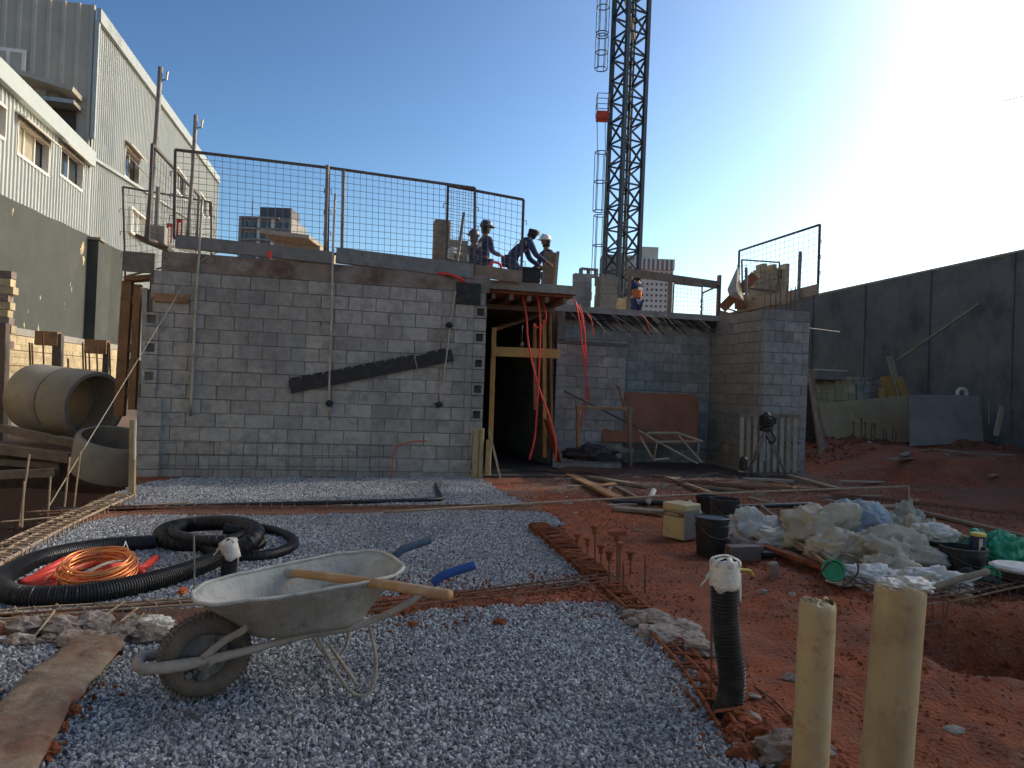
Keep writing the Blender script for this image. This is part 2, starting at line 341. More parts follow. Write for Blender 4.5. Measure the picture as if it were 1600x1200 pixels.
def grid_mesh(name, xs, ys, zf, mt, smooth=True, attr=None):
    X, Y = np.meshgrid(xs, ys); Z = zf(X, Y); nx, ny = len(xs), len(ys)
    co = np.stack([X.ravel(), Y.ravel(), Z.ravel()], 1)
    i, j = np.meshgrid(np.arange(nx-1), np.arange(ny-1)); a = (j*nx+i).ravel()
    f = np.stack([a, a+1, a+1+nx, a+nx], 1)
    me = bpy.data.meshes.new(name); me.vertices.add(len(co)); me.vertices.foreach_set('co', co.ravel())
    me.loops.add(f.size); me.loops.foreach_set('vertex_index', f.ravel().astype(np.int32))
    me.polygons.add(len(f)); me.polygons.foreach_set('loop_start', (np.arange(len(f))*4).astype(np.int32))
    me.polygons.foreach_set('use_smooth', np.full(len(f), smooth))
    me.update(calc_edges=True); me.materials.append(mt)
    if attr:
        A = me.attributes.new('soil', 'FLOAT', 'POINT'); A.data.foreach_set('value', attr(X, Y).ravel().astype(np.float32))
    return me
def soil(X, Y):
    uu = X*math.cos(TH)+Y*math.sin(TH); vv = -X*math.sin(TH)+Y*math.cos(TH)
    g = sst(9.2, 10.6, vv)*sst(9.5, 8.2, uu)*sst(2.0, 4.0, uu+vnoise(X, Y, 1.0))*.75
    p = sst(0.1, .7, edge_x(Y)-X)
    t = .38*sst(6.3, 7.5, vv)*sst(3.6, 5, uu)
    b = .55*((Y > 4) & (Y < 9.8) & (X < -1.6)) + .6*((Y > 7.4) & (Y < 10.5) & (X < .4) & (X >= -1.6))
    return np.clip(np.maximum.reduce([g, p, t*(.6+vnoise(X, Y, 2)), b*np.ones_like(X)])+.35*vnoise(X, Y, 2.5), 0, 1)
# the earth shader takes its grey dust from the soil attribute (spilt cement and grey fill, a stain of the soil itself)
em = M['earth'].node_tree; bs = em.nodes['Principled BSDF']; lk = bs.inputs['Base Color'].links[0].from_socket
at = em.nodes.new('ShaderNodeAttribute'); at.attribute_name = 'soil'
mx = em.nodes.new('ShaderNodeMix'); mx.data_type = 'RGBA'; mx.inputs['B'].default_value = (.19,.125,.09,1)
em.links.new(at.outputs['Fac'], mx.inputs['Factor']); em.links.new(lk, mx.inputs['A']); em.links.new(mx.outputs['Result'], bs.inputs['Base Color'])
xs = nonuni(-6.5, 9.5, -600, 600, .045); ys = nonuni(1.6, 14.5, -200, 1500, .045)
g = bpy.data.objects.new('ground', grid_mesh('ground', xs, ys, height, M['earth'], attr=soil)); COL.objects.link(g); g['kind'] = 'structure'; ORG['ground'] = Vector()

# ------------------------------------------------------------------ scattered stones (one countless mass each)
def scatter_group(name, density, size, mt, flat=.7, zoff=.4, sink=0.0, keep=True):
    ng = bpy.data.node_groups.new(name, 'GeometryNodeTree')
    ng.interface.new_socket('Geometry', in_out='INPUT', socket_type='NodeSocketGeometry')
    ng.interface.new_socket('Geometry', in_out='OUTPUT', socket_type='NodeSocketGeometry')
    N = ng.nodes; L = ng.links; gi = N.new('NodeGroupInput'); go = N.new('NodeGroupOutput'); jn = N.new('GeometryNodeJoinGeometry')
    for k in range(3):
        dp = N.new('GeometryNodeDistributePointsOnFaces'); dp.inputs['Density'].default_value = density/3; dp.inputs['Seed'].default_value = 11+k
        L.new(gi.outputs[0], dp.inputs['Mesh'])
        ic = N.new('GeometryNodeMeshIcoSphere'); ic.inputs['Radius'].default_value = size; ic.inputs['Subdivisions'].default_value = 1
        sp = N.new('GeometryNodeSetPosition'); L.new(ic.outputs[0], sp.inputs[0])
        rv = N.new('FunctionNodeRandomValue'); rv.data_type = 'FLOAT_VECTOR'; rv.inputs[0].default_value = (-size*.38,)*3; rv.inputs[1].default_value = (size*.38,)*3; rv.inputs['Seed'].default_value = 5+k*7
        L.new(rv.outputs[0], sp.inputs['Offset'])
        sm = N.new('GeometryNodeSetMaterial'); sm.inputs['Material'].default_value = mt; L.new(sp.outputs[0], sm.inputs[0])
        io = N.new('GeometryNodeInstanceOnPoints'); L.new(dp.outputs['Points'], io.inputs['Points']); L.new(sm.outputs[0], io.inputs['Instance'])
        rr = N.new('FunctionNodeRandomValue'); rr.data_type = 'FLOAT_VECTOR'; rr.inputs[1].default_value = (6.28,6.28,6.28); rr.inputs['Seed'].default_value = 31+k; L.new(rr.outputs[0], io.inputs['Rotation'])
        rs = N.new('FunctionNodeRandomValue'); rs.data_type = 'FLOAT_VECTOR'; rs.inputs[0].default_value = (.65,.5,.45*flat); rs.inputs[1].default_value = (1.35,1.1,.95*flat); rs.inputs['Seed'].default_value = 41+k; L.new(rs.outputs[0], io.inputs['Scale'])
        s2 = N.new('GeometryNodeSetPosition'); L.new(io.outputs[0], s2.inputs[0])
        ro = N.new('FunctionNodeRandomValue'); ro.data_type = 'FLOAT_VECTOR'; ro.inputs[0].default_value = (0,0,-sink); ro.inputs[1].default_value = (0,0,size*zoff); ro.inputs['Seed'].default_value = 51+k; L.new(ro.outputs[0], s2.inputs['Offset'])
        L.new(s2.outputs[0], jn.inputs[0])
    if keep: L.new(gi.outputs[0], jn.inputs[0])
    L.new(jn.outputs[0], go.inputs[0]); return ng
def pad_mesh(name, poly, z, amp, step, mt, extra=None):
    xs = np.arange(min(p[0] for p in poly), max(p[0] for p in poly), step); ys = np.arange(max(1.3, min(p[1] for p in poly)), max(p[1] for p in poly), step)
    X, Y = np.meshgrid(xs, ys); cx, cy = X[:-1,:-1]+step/2, Y[:-1,:-1]+step/2
    jx = .12*vnoise(cx, cy, 7); jy = .12*vnoise(cx+30, cy, 7)
    keep = inpoly(cx+jx, cy+jy, poly) & (cy > 1.5) & (cx > -4.6-.0*cy)
    Z = z + amp*vnoise(X, Y, 1.1) + amp*.6*vnoise(X, Y, 4)
    if extra is not None: Z = Z + extra(X, Y)
    idx = -np.ones(X.shape, int); vs = []; fs = []
    for j, i in zip(*np.nonzero(keep)):
        q = []
        for a, b in ((j,i),(j,i+1),(j+1,i+1),(j+1,i)):
            if idx[a,b] < 0: idx[a,b] = len(vs); vs.append((X[a,b], Y[a,b], Z[a,b]))
            q.append(idx[a,b])
        fs.append(q)
    me = bpy.data.meshes.new(name); me.from_pydata(vs, [], fs); me.materials.append(mt); me.update(); return me
GR = mat('gravel_bed', (.16,.17,.20), .95, .4, 60, 1.0, 130)
for P, dens, size, lab in ((PAD_C, 4700, .0138, 'blue grey crushed stone bed under the wheelbarrow, nearest the camera'),
                     (PAD_B, 4000, .0134, 'grey crushed stone bed between the two rows of reinforcement, under the black coil'),
                     (PAD_A, 3200, .0148, 'narrow grey crushed stone bed along the foot of the long block wall')):
    o = bpy.data.objects.new('gravel_bed', pad_mesh('gravel_bed', P, .018, .022, .06, GR)); COL.objects.link(o)
    tag(o, lab, 'gravel', kind='stuff'); md = o.modifiers.new('stones', 'NODES'); md.node_group = scatter_group('stones', dens, size, M['stone'])
def patch(name, poly, dens, size, mt, lab, cat, step=.1, sink=.0, over=False):
    xs = np.arange(min(p[0] for p in poly), max(p[0] for p in poly)+step, step); ys = np.arange(min(p[1] for p in poly), max(p[1] for p in poly)+step, step)
    X, Y = np.meshgrid(xs, ys); cx, cy = X[:-1,:-1]+step/2, Y[:-1,:-1]+step/2
    keep = inpoly(cx, cy, poly) & (vnoise(cx, cy, 1.4) > -.32); Z = height(X, Y)
    if over: Z = np.full(X.shape, .036)
    else:
        for P in PADS: keep &= ~inpoly(cx, cy, P)
    vs = np.stack([X.ravel(), Y.ravel(), Z.ravel()], 1); nx = X.shape[1]
    fs = [(j*nx+i, j*nx+i+1, (j+1)*nx+i+1, (j+1)*nx+i) for j, i in zip(*np.nonzero(keep))]
    me = bpy.data.meshes.new(name); me.from_pydata(vs.tolist(), [], fs); me.materials.append(mt); me.update()
    o = bpy.data.objects.new(name, me); COL.objects.link(o); tag(o, lab, cat, kind='stuff')
    md = o.modifiers.new('clods', 'NODES'); md.node_group = scatter_group('clods', dens, size, mt, .8, .2, sink or size*.5, keep=False)
    return o
patch('earth_clods', gp([(820,770),(1290,745),(1600,760),(1900,900),(1900,1500),(1250,1600),(1120,1130),(1000,940),(900,850)]), 260, .011, M['clod'], 'small red earth crumbs over the trodden path', 'soil')
patch('earth_lumps', [(p.x,p.y) for p in (pg(1290,740),pg(1600,745),pg(2000,760),S(15,20),S(9.5,20))], 42, .045, M['clod'], 'lumps of dug red earth on the mound beside the dark hoarding', 'soil', .2)
patch('earth_lumps', gp([(1180,820),(1500,935),(1700,930),(1700,1100),(1440,1060),(1380,960),(1160,880)]), 110, .022, M['clod'], 'red earth lumps around the open hole and the heap of bags', 'soil')
patch('earth_lumps', gp([(560,968),(330,975),(330,945),(620,926),(930,912),(985,950),(830,943)]), 260, .016, M['clod'], 'red earth crumbs along the reinforcement behind the wheelbarrow', 'soil')
patch('grey_rubble', gp([(-80,958),(180,952),(330,946),(400,970),(240,983),(200,1000),(160,1030),(100,1032),(60,1004),(-80,1008)]), 500, .019, M['clod_g'], 'grey and red rubble along the reinforcement beside the stained sheeting', 'rubble')
patch('grey_rubble', gp([(760,752),(900,742),(1250,738),(1300,790),(1000,800),(850,770)]), 60, .022, M['clod_g'], 'grey dusty rubble in front of the doorway and the pallet', 'rubble')
patch('earth_crumbs', gp([(560,985),(620,900),(940,895),(1060,1010),(1160,1140),(1120,1190),(1060,1080),(980,975),(840,960),(700,985)]), 230, .012, M['clod'], 'red earth crumbs trodden onto the edges of the gravel beds', 'soil', over=True)
patch('earth_crumbs', gp([(0,1030),(150,1050),(320,985),(420,1000),(230,1080),(60,1200),(-80,1300)]), 120, .013, M['clod'], 'red earth crumbs on the gravel beside the muddy board', 'soil', over=True)
patch('earth_lumps', gp([(835,815),(870,812),(940,890),(1010,950),(1120,1060),(1200,1150),(1230,1240),(1170,1230),(1095,1080),(1000,965),(925,915)]), 520, .024, M['clod'], 'red clods packed over the reinforcement along the gravel edge', 'soil', .06)
patch('pit_rubble', [(-9,6),(-4.5,6),(-5.2,9),(-5.3,12.2),(-9,12.2)], 25, .05, M['clod_g'], 'dusty rubble at the bottom of the dark pit', 'rubble', .2)

# ------------------------------------------------------------------ block walls
def block_mesh(L, W=.14, Hh=.19, seed=0, mt=None):
    r = random.Random(seed); b = MB(); b.box((0,0,0), (L, W, Hh))
    bm = bmesh.new(); bm.from_mesh(b.mesh('t'))
    bmesh.ops.bevel(bm, geom=list(bm.edges), offset=.0045, segments=1, affect='EDGES')
    for v in bm.verts: v.co += Vector((r.uniform(-1,1), r.uniform(-1,1), r.uniform(-1,1)))*.0022
    me = bpy.data.meshes.new('concrete_block'); bm.to_mesh(me); bm.free()
    if mt: me.materials.append(mt)
    return me
_bm = {}
def bmesh_for(L, W, Hh, mt, k):
    key = (round(L, 2), round(W, 3), round(Hh, 3), mt.name, k)
    if key not in _bm: _bm[key] = block_mesh(key[0], W, Hh, k, mt)
    return _bm[key]
def block_wall(root, a0, a1, fixed, z0, n, mt, along='u', bl=.40, bh=.20, W=.14, skip=None, off0=0, back=None, mort=None, jit=.003, side=1, z1=None):
    """side=+1: the wall body lies on the +fixed side of its face."""
    d = U if along == 'u' else V; rz = TH if along == 'u' else TH+math.pi/2
    def P(a, f, z): return S(a, f, z) if along == 'u' else S(f, a, z)
    for r in range(n):
        z = z0 + bh*r + bh/2; start = a0 - (bl/2 if (r+off0) % 2 else 0); a = start
        while a < a1-.03:
            s, e = max(a, a0), min(a+bl, a1); a += bl
            if e-s < .06: continue
            L = e-s-.01; c = (s+e)/2
            if skip and skip(c, z): continue
            f = fixed + side*W/2 + random.uniform(-jit, jit)
            o = link('concrete_block', bmesh_for(L, W, bh-.01, mt, random.randrange(3)), root, P(c, f, z+random.uniform(-.0015, .0015)), (0, random.uniform(-.004,.004), rz))
    if mort is not False:
        mb = MB(); fa = fixed + side*.011; fb = fixed + side*(W+.02)
        rects = back or [(a0+.004, a1-.004, z0, z0+bh*n-.004)]
        for x0, x1, y0, y1 in rects:
            if along == 'u': mb.sbox(x0, x1, fa, fb, y0, y1)
            else: mb.sbox(fa, fb, x0, x1, y0, y1)
        mb.build('mortar_bed', mort or M['dark_mortar'], root)
WF = 11.25                                    # face of the long wall
uL, uR = -2.45, 2.26
wall = thing('block_wall', 'long grey concrete block wall left of the doorway with a dark strip across it', 'wall', S(0, WF, 0))
block_wall(wall, uL, uR-.2, WF, -.1, 15, M['block'], back=[(uL+.004, uR-.204, -.1, 2.9)])
b = MB(); b.sbox(uL, uR+.02, WF-.004, WF+.16, 2.902, 3.17); b.build('stained_lintel', M['band'], wall)
def end_block_mesh(mt):
    b = MB(); w, h, t, d = .19/2, .095, .035, .14
    # a channel end: frame of four walls and a recessed back
    for c, s in (((-w+t/2,0,0),(t,d,.188)), ((w-t/2,0,0),(t,d,.188)), ((0,0,h-t/2-.001),(.19-2*t,d,t)), ((0,0,-h+t/2+.001),(.19-2*t,d,t)), ((0,d/2-.02,0),(.19-2*t,.03,.12))): b.box(c, s)
    return b.mesh('hollow_block', mats=mt)
hb = end_block_mesh(M['block'])
for r in range(15):
    z = -.1+.2*r+.1
    if z > 2.68: continue
    if r % 2 == 1: link('hollow_block', hb, wall, S(uR-.105, WF+.066, z), (0,0,TH))
    else: link('concrete_block', bmesh_for(.19, .14, .19, M['block'], r % 3), wall, S(uR-.105, WF+.07, z), (0,0,TH))
for z in (2.78,): link('concrete_block', bmesh_for(.16, .14, .19, M['block'], 1), wall, S(uR-.12, WF+.07, z+.02), (0,0,TH))
b = MB(); b.sbox(uR-.2, uR+.0, WF+.10, WF+.9, -.1, 2.9); b.build('return_wall', M['dark_mortar'], wall)
# left end: toothed edge and buttress
for r in range(15):
    z = -.1+.2*r+.1
    if 1.15 < z < 2.35:
        o = link('hollow_block' if r % 2 else 'concrete_block', hb if r % 2 else bmesh_for(.19,.14,.19,M['block'],1), wall, S(uL-.09, WF+.03, z), (0,0,TH))
    elif z < 1.05:
        link('concrete_block', bmesh_for(.30, .16, .19, M['block'], r % 3), wall, S(uL-.06, WF-.02, z), (0,0,TH))
    elif z > 2.35: link('concrete_block', bmesh_for(.12+.06*(r % 2), .14, .19, M['block'], r % 3), wall, S(uL-.03, WF+.07, z), (0,0,TH))
b = MB(); b.sbox(uL-.16, uL+.0, WF+.09, WF+.16, -.1, 2.9); b.build('mortar_bed', M['dark_mortar'], wall)

# side walls and back of the building, roof slab
inner = thing('block_wall', 'grey block side wall running back from the left corner of the building', 'wall', S(uL, 13, 0))
block_wall(inner, WF+.17, 19, uL+.16, -.1, 16, M['block'], along='v', side=-1)
rw = thing('block_wall', 'short grey block wall right of the doorway with red hoses hanging down it', 'wall', S(4, 13, 0))
dr0 = uv(pv(868, 600, 13.0))[0]; dr1 = uv(pv(976, 600, 13.0))[0]
block_wall(rw, dr0, dr1, 13.0, -.1, 12, M['block'])
b = MB(); b.sbox(dr0-.01, dr1+.02, 12.985, 13.17, 2.302, 2.36); b.build('wall_cap', M['dark_mortar'], rw)
bw = thing('block_wall', 'bluish grey block wall at the back of the recess behind the red plywood', 'wall', S(5.5, 14.2, 0))
block_wall(bw, dr0+.1, 7.72, 14.2, -.1, 15, M['block'], off0=1)
dj = thing('block_wall', 'dim block jamb wall along the right side of the doorway', 'wall', S(dr0, 15, 0))
block_wall(dj, 13.2, 18.6, dr0, -.1, 15, M['block'], along='v', side=1)
b = MB(); b.sbox(dr0+.0, dr0+.14, 13.0, 13.17, 2.37, 2.9); b.build('mortar_bed', M['mortar'], dj)
pl = thing('block_pillar', 'tall square concrete block pillar behind the leaning pallet', 'pillar', S(8.2, 13, 0))
block_wall(pl, 7.72, 8.66, 12.2, -.1, 16, M['block'], mort=False)
block_wall(pl, 12.345, 14.35, 7.72, -.1, 16, M['block_warm'], along='v', side=1, mort=False, off0=1)  # side blocks coloured warmer for the light bounced onto this face
block_wall(pl, 12.345, 13.2, 8.66, -.1, 16, M['block'], along='v', side=-1, mort=False, off0=1)
b = MB(); b.sbox(7.73, 8.65, 12.212, 14.3, -.1, 3.07); b.build('core', M['mortar'], pl)
uE = uv(pv(893, 466, WF+.4))[0]
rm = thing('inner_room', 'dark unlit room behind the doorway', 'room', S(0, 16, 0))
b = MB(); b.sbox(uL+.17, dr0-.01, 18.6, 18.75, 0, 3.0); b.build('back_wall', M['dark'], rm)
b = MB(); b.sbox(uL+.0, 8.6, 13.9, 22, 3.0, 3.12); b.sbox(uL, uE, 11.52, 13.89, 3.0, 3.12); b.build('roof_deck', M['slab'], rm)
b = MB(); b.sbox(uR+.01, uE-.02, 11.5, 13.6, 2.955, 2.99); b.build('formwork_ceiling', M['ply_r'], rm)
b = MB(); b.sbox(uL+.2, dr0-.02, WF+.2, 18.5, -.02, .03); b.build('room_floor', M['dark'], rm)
# slab lip over the door
a = pv(762, 446, WF+.1)
b = MB(); b.sbox(uv(a)[0], uE, WF+.12, WF+.26, 2.995, 3.13); b.build('slab_edge', M['slab'], rm)
b = MB()
for k in range(5):
    x = uR+.12+k*.3; b.sbox(x, x+.06, 11.55, 13.5, 2.86, 2.95)
b.sbox(uR+.05, uE-.1, 12.3, 12.38, 2.78, 2.86)
b.build('ceiling_joist', M['wood_g'], rm)

# ------------------------------------------------------------------ steel channels along the wall top, formwork board
def along_u_bar(name, p0, p1, th, dep, v, mt, lab, cat, group=None, lip=False):
    A = pv(*p0, v); B = pv(*p1, v); h = th
    b = MB(); b.bar(A, B, dep if not lip else .012, h)
    if lip:
        for s in (-1, 1): b.bar(A+Z3*(s*h/2)+V*dep/2, B+Z3*(s*h/2)+V*dep/2, dep, .012)
    o = b.build(name, mt, loc=(A+B)/2); return tag(o, lab, cat, group)
along_u_bar('steel_channel', (274,376), (522,403), .17, .10, WF-.05, M['steel'], 'long grey steel channel on the wall top, above the red cup', 'steel beam', lip=True)
along_u_bar('steel_channel', (525,398), (740,424), .215, .10, WF-.02, M['steel'], 'clean grey steel channel on the wall top between post and workers', 'steel beam', lip=True)
along_u_bar('form_board', (742,423), (815,433), .19, .04, WF+.03, M['wood_g'], 'grey form board above the doorway at the feet of the workers', 'board')
# black cover and the diagonal black strip
A = pv(732, 458.5, WF-.03); b = MB(); b.box(A, (.385,.03,.33), U, Z=Z3)
tag(b.build('opening_cover', M['black_d'], bevel=.006), 'square black sheet over the opening at the top right of the long wall', 'cover')
A = pv(453, 605, WF-.04); B = pv(707, 555, WF-.04); d = (B-A).normalized(); root = thing('plastic_strip', 'long black notched plastic strip slanting across the block wall', 'strip', (A+B)/2)
b = MB(); b.bar(A, B, .03, .19); 
b.build('strip_body', M['black_d'], root)
L = (B-A).length; b = MB(); up2 = d.cross(V)*-1
if up2.z < 0: up2 = -up2
x = 0.02
while x < L-.1:
    w_ = random.uniform(.13,.17)
    if not .74*L < x < .80*L: b = MB(); b.box(A+d*(x+w_/2)+up2*(.095+random.uniform(.010,.018)), (w_-.035,.034,.035), d, V, up2); b.build('tooth', M['black_d'], root)
    x += w_
b = MB(); b.tube([A+d*(L*.765)+up2*.11-V*.02, A+d*(L*.765)-up2*.10-V*.02], .006); b.build('tie', M['rope'], root)
# red cup on the channel
A = pv(421, 403, WF-.16)
b = MB(); b.lathe(A, [(.025,0),(.033,.09),(.036,.092),(.03,.088)], 14); tag(b.build('plastic_cup', M['hose'], smooth=False), 'small red and white plastic cup on the steel channel', 'cup')
b = MB(); b.sbox(0,.12,0,.05,0,.02); 
# conduits hanging down the wall
def hanging(p, r, lab, blob=None, mt='galv', v=WF-.05):
    pts = [pv(a, c, v) for a, c in p]; root = thing('conduit_pipe', lab, 'pipe', pts[-1], 'thin pipes hanging down the face of the block wall')
    b = MB(); b.tube(curve_pts(pts, 4), r, 8); b.build('pipe', M[mt], root, smooth=True)
    for q in blob or []:
        A = pv(*q, v); b = MB()
        b.lathe(A-Z3*.05, [(.01,0),(.045,.02),(.06,.05),(.04,.085),(.012,.10)], 9)
        for k in range(3): b.tube([A, A+U*random.uniform(-.09,.09)-Z3*random.uniform(-.04,.07)-V*.02], .008, 5)
        b.build('knotted_tie', M['black_d'], root)
hanging([(316,312),(311,400),(306,470),(302,560),(298,650)], .021, 'thin grey pipe hanging down near the left end of the wall')
hanging([(524,303),(520,400),(518,500),(515,580),(514,655)], .018, 'thin pale pipe crossing the left part of the black strip', [(515,630)])
hanging([(712,455),(706,490),(701,530),(694,585),(687,636)], .014, 'thin pale pipe crossing the right end of the black strip', [(686,632),(702,508)], 'rope')
b = MB(); b.tube(curve_pts([pv(725,332,13), pv(720,368,13), pv(714,408,13)], 3), .028, 8); tag(b.build('steel_post', M['steel']), 'slanting steel post behind the mesh beside the crouching worker', 'post')
b = MB(); b.tube(curve_pts([pv(308,416,WF-.04), pv(318,405,WF-.05), pv(335,396,WF-.05), pv(350,393,WF-.03)], 4), .008, 6); tag(b.build('wire', M['galv']), 'short bent wire end beside the top of the leftmost hanging pipe', 'wire')
# string line from wall to peg
b = MB(); b.tube([pv(288,443,WF-.04), pg(76,792,.02)], .006, 5); tag(b.build('string_line', M['rope']), 'long pale string running down from the wall to the pit edge', 'string')
A = pv(268,466,WF-.02); b = MB(); b.box(A, (.46,.05,.13), U+Z3*.02); o = b.build('form_wedge', M['wood'], bevel=.02); tag(o, 'tan timber wedge fixed near the top left corner of the wall', 'wood block')

# ------------------------------------------------------------------ metal-clad buildings on the left
LU = -8.0
def siding(root, u, v0, v1, zlo, ztop, mt, name='siding', pitch=.26, along='v', depth=.04, holes=()):
    """ribbed sheet; ztop is a function of the running coordinate."""
    b = MB(); n = int((v1-v0)/pitch); prof = [(0,0),(.62,0),(.70,1),(.92,1)]
    pts = []
    for k in range(n+1):
        for f, d in prof:
            s_ = v0+(k+f)*pitch
            if s_ <= v1: pts.append((s_, d*depth))
    for (s0, d0), (s1, d1) in zip(pts, pts[1:]):
        segs = [(zlo, None)]
        mid = (s0+s1)/2; cuts = sorted((h[2], h[3]) for h in holes if h[0]-.02 <= mid <= h[1]+.02)
        z = zlo; rng = []
        for c0, c1 in cuts: rng.append((z, c0)); z = c1
        rng.append((z, None))
        for a, c in rng:
            t0 = c if c is not None else ztop(s0); t1 = c if c is not None else ztop(s1)
            Pf = (lambda s_, d, z_: S(u+d, s_, z_)) if along == 'v' else (lambda s_, d, z_: S(s_, u-d, z_))
            if t0 > a: b.add([Pf(s0,d0,a), Pf(s1,d1,a), Pf(s1,d1,t1), Pf(s0,d0,t0)], [(0,1,2,3)])
    return b.build(name, mt, root)
def rect_on_u(px0, px1, y0, y1, u):
    a = pu(px0, y0, u); c = pu(px1, y1, u)   # (px0,y0)=top left, (px1,y1)=bottom right
    m0 = pu(px0, y0, u); return uv(a)[1], uv(c)[1], c.z, a.z
tall = thing('metal_building', 'tall pale ribbed metal building rising behind on the left', 'building', S(LU, 22, 0))
cA = pu(152, 14, LU); cB = pu(340, 276, LU); vA, vB = uv(cA)[1], uv(cB)[1]
ztall = lambda s_: cA.z + (cB.z-cA.z)*(s_-vA)/(vB-vA)
def fl(px, py): return pu(px, py, LU)
q0, q1 = fl(0, 104), fl(138, 238); vq0, vq1 = uv(q0)[1], uv(q1)[1]
zann = lambda s_: q0.z+(q1.z-q0.z)*(s_-vq0)/(vq1-vq0)
wins_t = []
def wz(px0, px1, yt, yb, u=LU):
    """window between two columns, with its top and bottom picture rows at px0"""
    a = pu(px0, yt, u); b_ = pu(px0, yb, u); c = pu(px1, yt, u); return [uv(a)[1], uv(c)[1], b_.z, a.z]
wt = [wz(195,218,226,276), wz(276,291,260,298), wz(312,322,300,330), wz(325,332,312,338)]
siding(tall, LU, vA, vB, 2.0, ztall, M['siding'], holes=wt, pitch=.22)
b = MB(); b.bar(S(LU+.09, vA-.1, ztall(vA)-.22), S(LU+.09, vB, ztall(vB)-.22), .12, .42); b.build('roof_trim', M['siding_trim'], tall)
b = MB(); b.sbox(LU-.02, LU+.10, vA-.08, vA+.06, 9, ztall(vA)-.4); b.build('corner_trim', M['siding'], tall)
b = MB(); b.sbox(LU-.02, LU+.10, vB-.1, vB+.05, 2, ztall(vB)-.3); b.build('corner_trim', M['siding'], tall)
siding(tall, vA, LU-16, LU, 2.0, lambda s_: cA.z+.1, M['siding_dark'], 'end_siding', along='u', pitch=.42, depth=.05)
b = MB(); b.sbox(LU-16, LU-.3, vA+.3, vB, cA.z-.9, cA.z-.6); b.build('roof', M['siding_dark'], tall)
b = MB(); b.sbox(LU-16, LU-.05, vB, vB+.2, 0, cB.z-.5); b.build('rear_wall', M['siding_dark'], tall)
def window(root, r, u, awn=True, blind=False, bars=1):
    v0, v1, z0, z1 = r; b = MB(); t = .07
    t = .045
    for (a, c, d, e) in ((v0, v1, z0-.03, z0+t), (v0, v1, z1-t, z1+.02), (v0, v0+t, z0+t, z1-t), (v1-t, v1, z0+t, z1-t)): b.sbox(u-.12, u+.05, a, c, d, e)
    for k in range(bars): x = v0+(v1-v0)*(k+1)/(bars+1); b.sbox(u-.11, u-.07, x-.03, x+.03, z0+t, z1-t)
    f = b.build('window_frame', M['white'], root)
    b = MB(); b.sbox(u-.20, u-.15, v0+.01, v1-.01, z0+.01, z1-.01); b.build('pane', M['glass'], f)
    if blind: b = MB(); b.sbox(u-.149, u-.13, v0+.05, v0+(v1-v0)*.70, z0+.05, z1-.04); b.build('blind', M['blind'], f)  # blind stops short, the bare dark pane stands for the jamb's shadow
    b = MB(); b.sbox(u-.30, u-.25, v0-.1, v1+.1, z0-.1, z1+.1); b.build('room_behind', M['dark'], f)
    if awn:
        b = MB(); b.box(S(u+.14, (v0+v1)/2, z1+.10), ((v1-v0)*1.15, .34, .04), V, Z=Z3+U*.6); b.build('awning', M['white'], f)
for k, r in enumerate(wt): window(tall, r, LU, awn=(k == 0), bars=1)
# tilted awning sash of the first window
r = wt[0]; b = MB(); b.box(S(LU+.25, (r[0]+r[1])/2, r[3]-.5), ((r[1]-r[0])*.95, .03, .5), V, Z=Z3-U*.9); b.build('open_sash', M['galv'], tall)
# shaded end wall: window and balcony recess
def quadv(p_, v): return [pv(x, y, v) for x, y in p_]
a = pv(-15, 72, vA-.06); c = pv(40, 118, vA-.06)
b = MB(); b.sbox(uv(a)[0], uv(c)[0], vA-.12, vA-.06, c.z, a.z); f = b.build('window_frame', M['white'], tall)
b = MB(); u0, u1 = uv(a)[0], uv(c)[0]; um = u0+(u1-u0)*.52
b.sbox(u0+.1, um-.06, vA-.15, vA-.121, c.z+.12, a.z-.12); b.sbox(um+.06, u1-.1, vA-.15, vA-.121, c.z+.12, a.z-.12); b.build('pane', M['siding_dark'], f)
a = pv(45, 126, vA-.3); c = pv(122, 150, vA-.3)
b = MB(); b.bar(pv(30,119,vA-.5), pv(122,148,vA-.5), 1.0, .14); b.build('canopy', M['siding_dark'], tall)
b = MB(); b.bar(pv(60,158,vA-.4), pv(122,166,vA-.4), .8, .12); b.build('canopy', M['galv'], tall)
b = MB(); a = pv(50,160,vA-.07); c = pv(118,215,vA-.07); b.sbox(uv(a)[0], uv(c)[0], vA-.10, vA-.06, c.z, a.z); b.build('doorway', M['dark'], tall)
# lower annex in the same plane, nearer
ann = thing('metal_building', 'lower pale ribbed metal annex with windows under white hoods, at the left edge', 'building', S(LU, 15, 0))
UA = LU+.0; aw = [wz(26,77,186,241), wz(93,130,225,274), wz(-14,9,150,205)]
siding(ann, UA, -12, vA-.1, 2.0, lambda s_: zann(s_)-.2, M['siding'], holes=aw, pitch=.22)
b = MB(); b.bar(S(UA+.12, -12, zann(-12)-.2), S(UA+.12, vq1+.1, zann(vq1+.1)-.2), .18, .46); b.build('roof_trim', M['siding_trim'], ann)
b = MB(); b.sbox(UA-6, UA-.4, -12, vA-.15, zann(vq1)-.75, zann(vq1)-.6); b.build('roof', M['siding_dark'], ann)
window(ann, aw[0], UA, blind=True, bars=2); window(ann, aw[1], UA, awn=True, bars=1); window(ann, aw[2], UA, awn=False)
b = MB()
for k in range(26): z = aw[0][2]+.1+k*(aw[0][3]-aw[0][2]-.2)/26; b.sbox(UA-.129, UA-.115, aw[0][0]+.06, aw[0][0]+(aw[0][1]-aw[0][0])*.69, z, z+.05)
b.build('shutter', M['blind'], ann)
s = uv(pu(140,240,LU))[1]; b = MB(); b.bar(S(LU+.1, s, pu(140,246,LU).z), pu(292,341,LU)+U*.1, .05, .10); b.build('flashing', M['siding_trim'], tall)
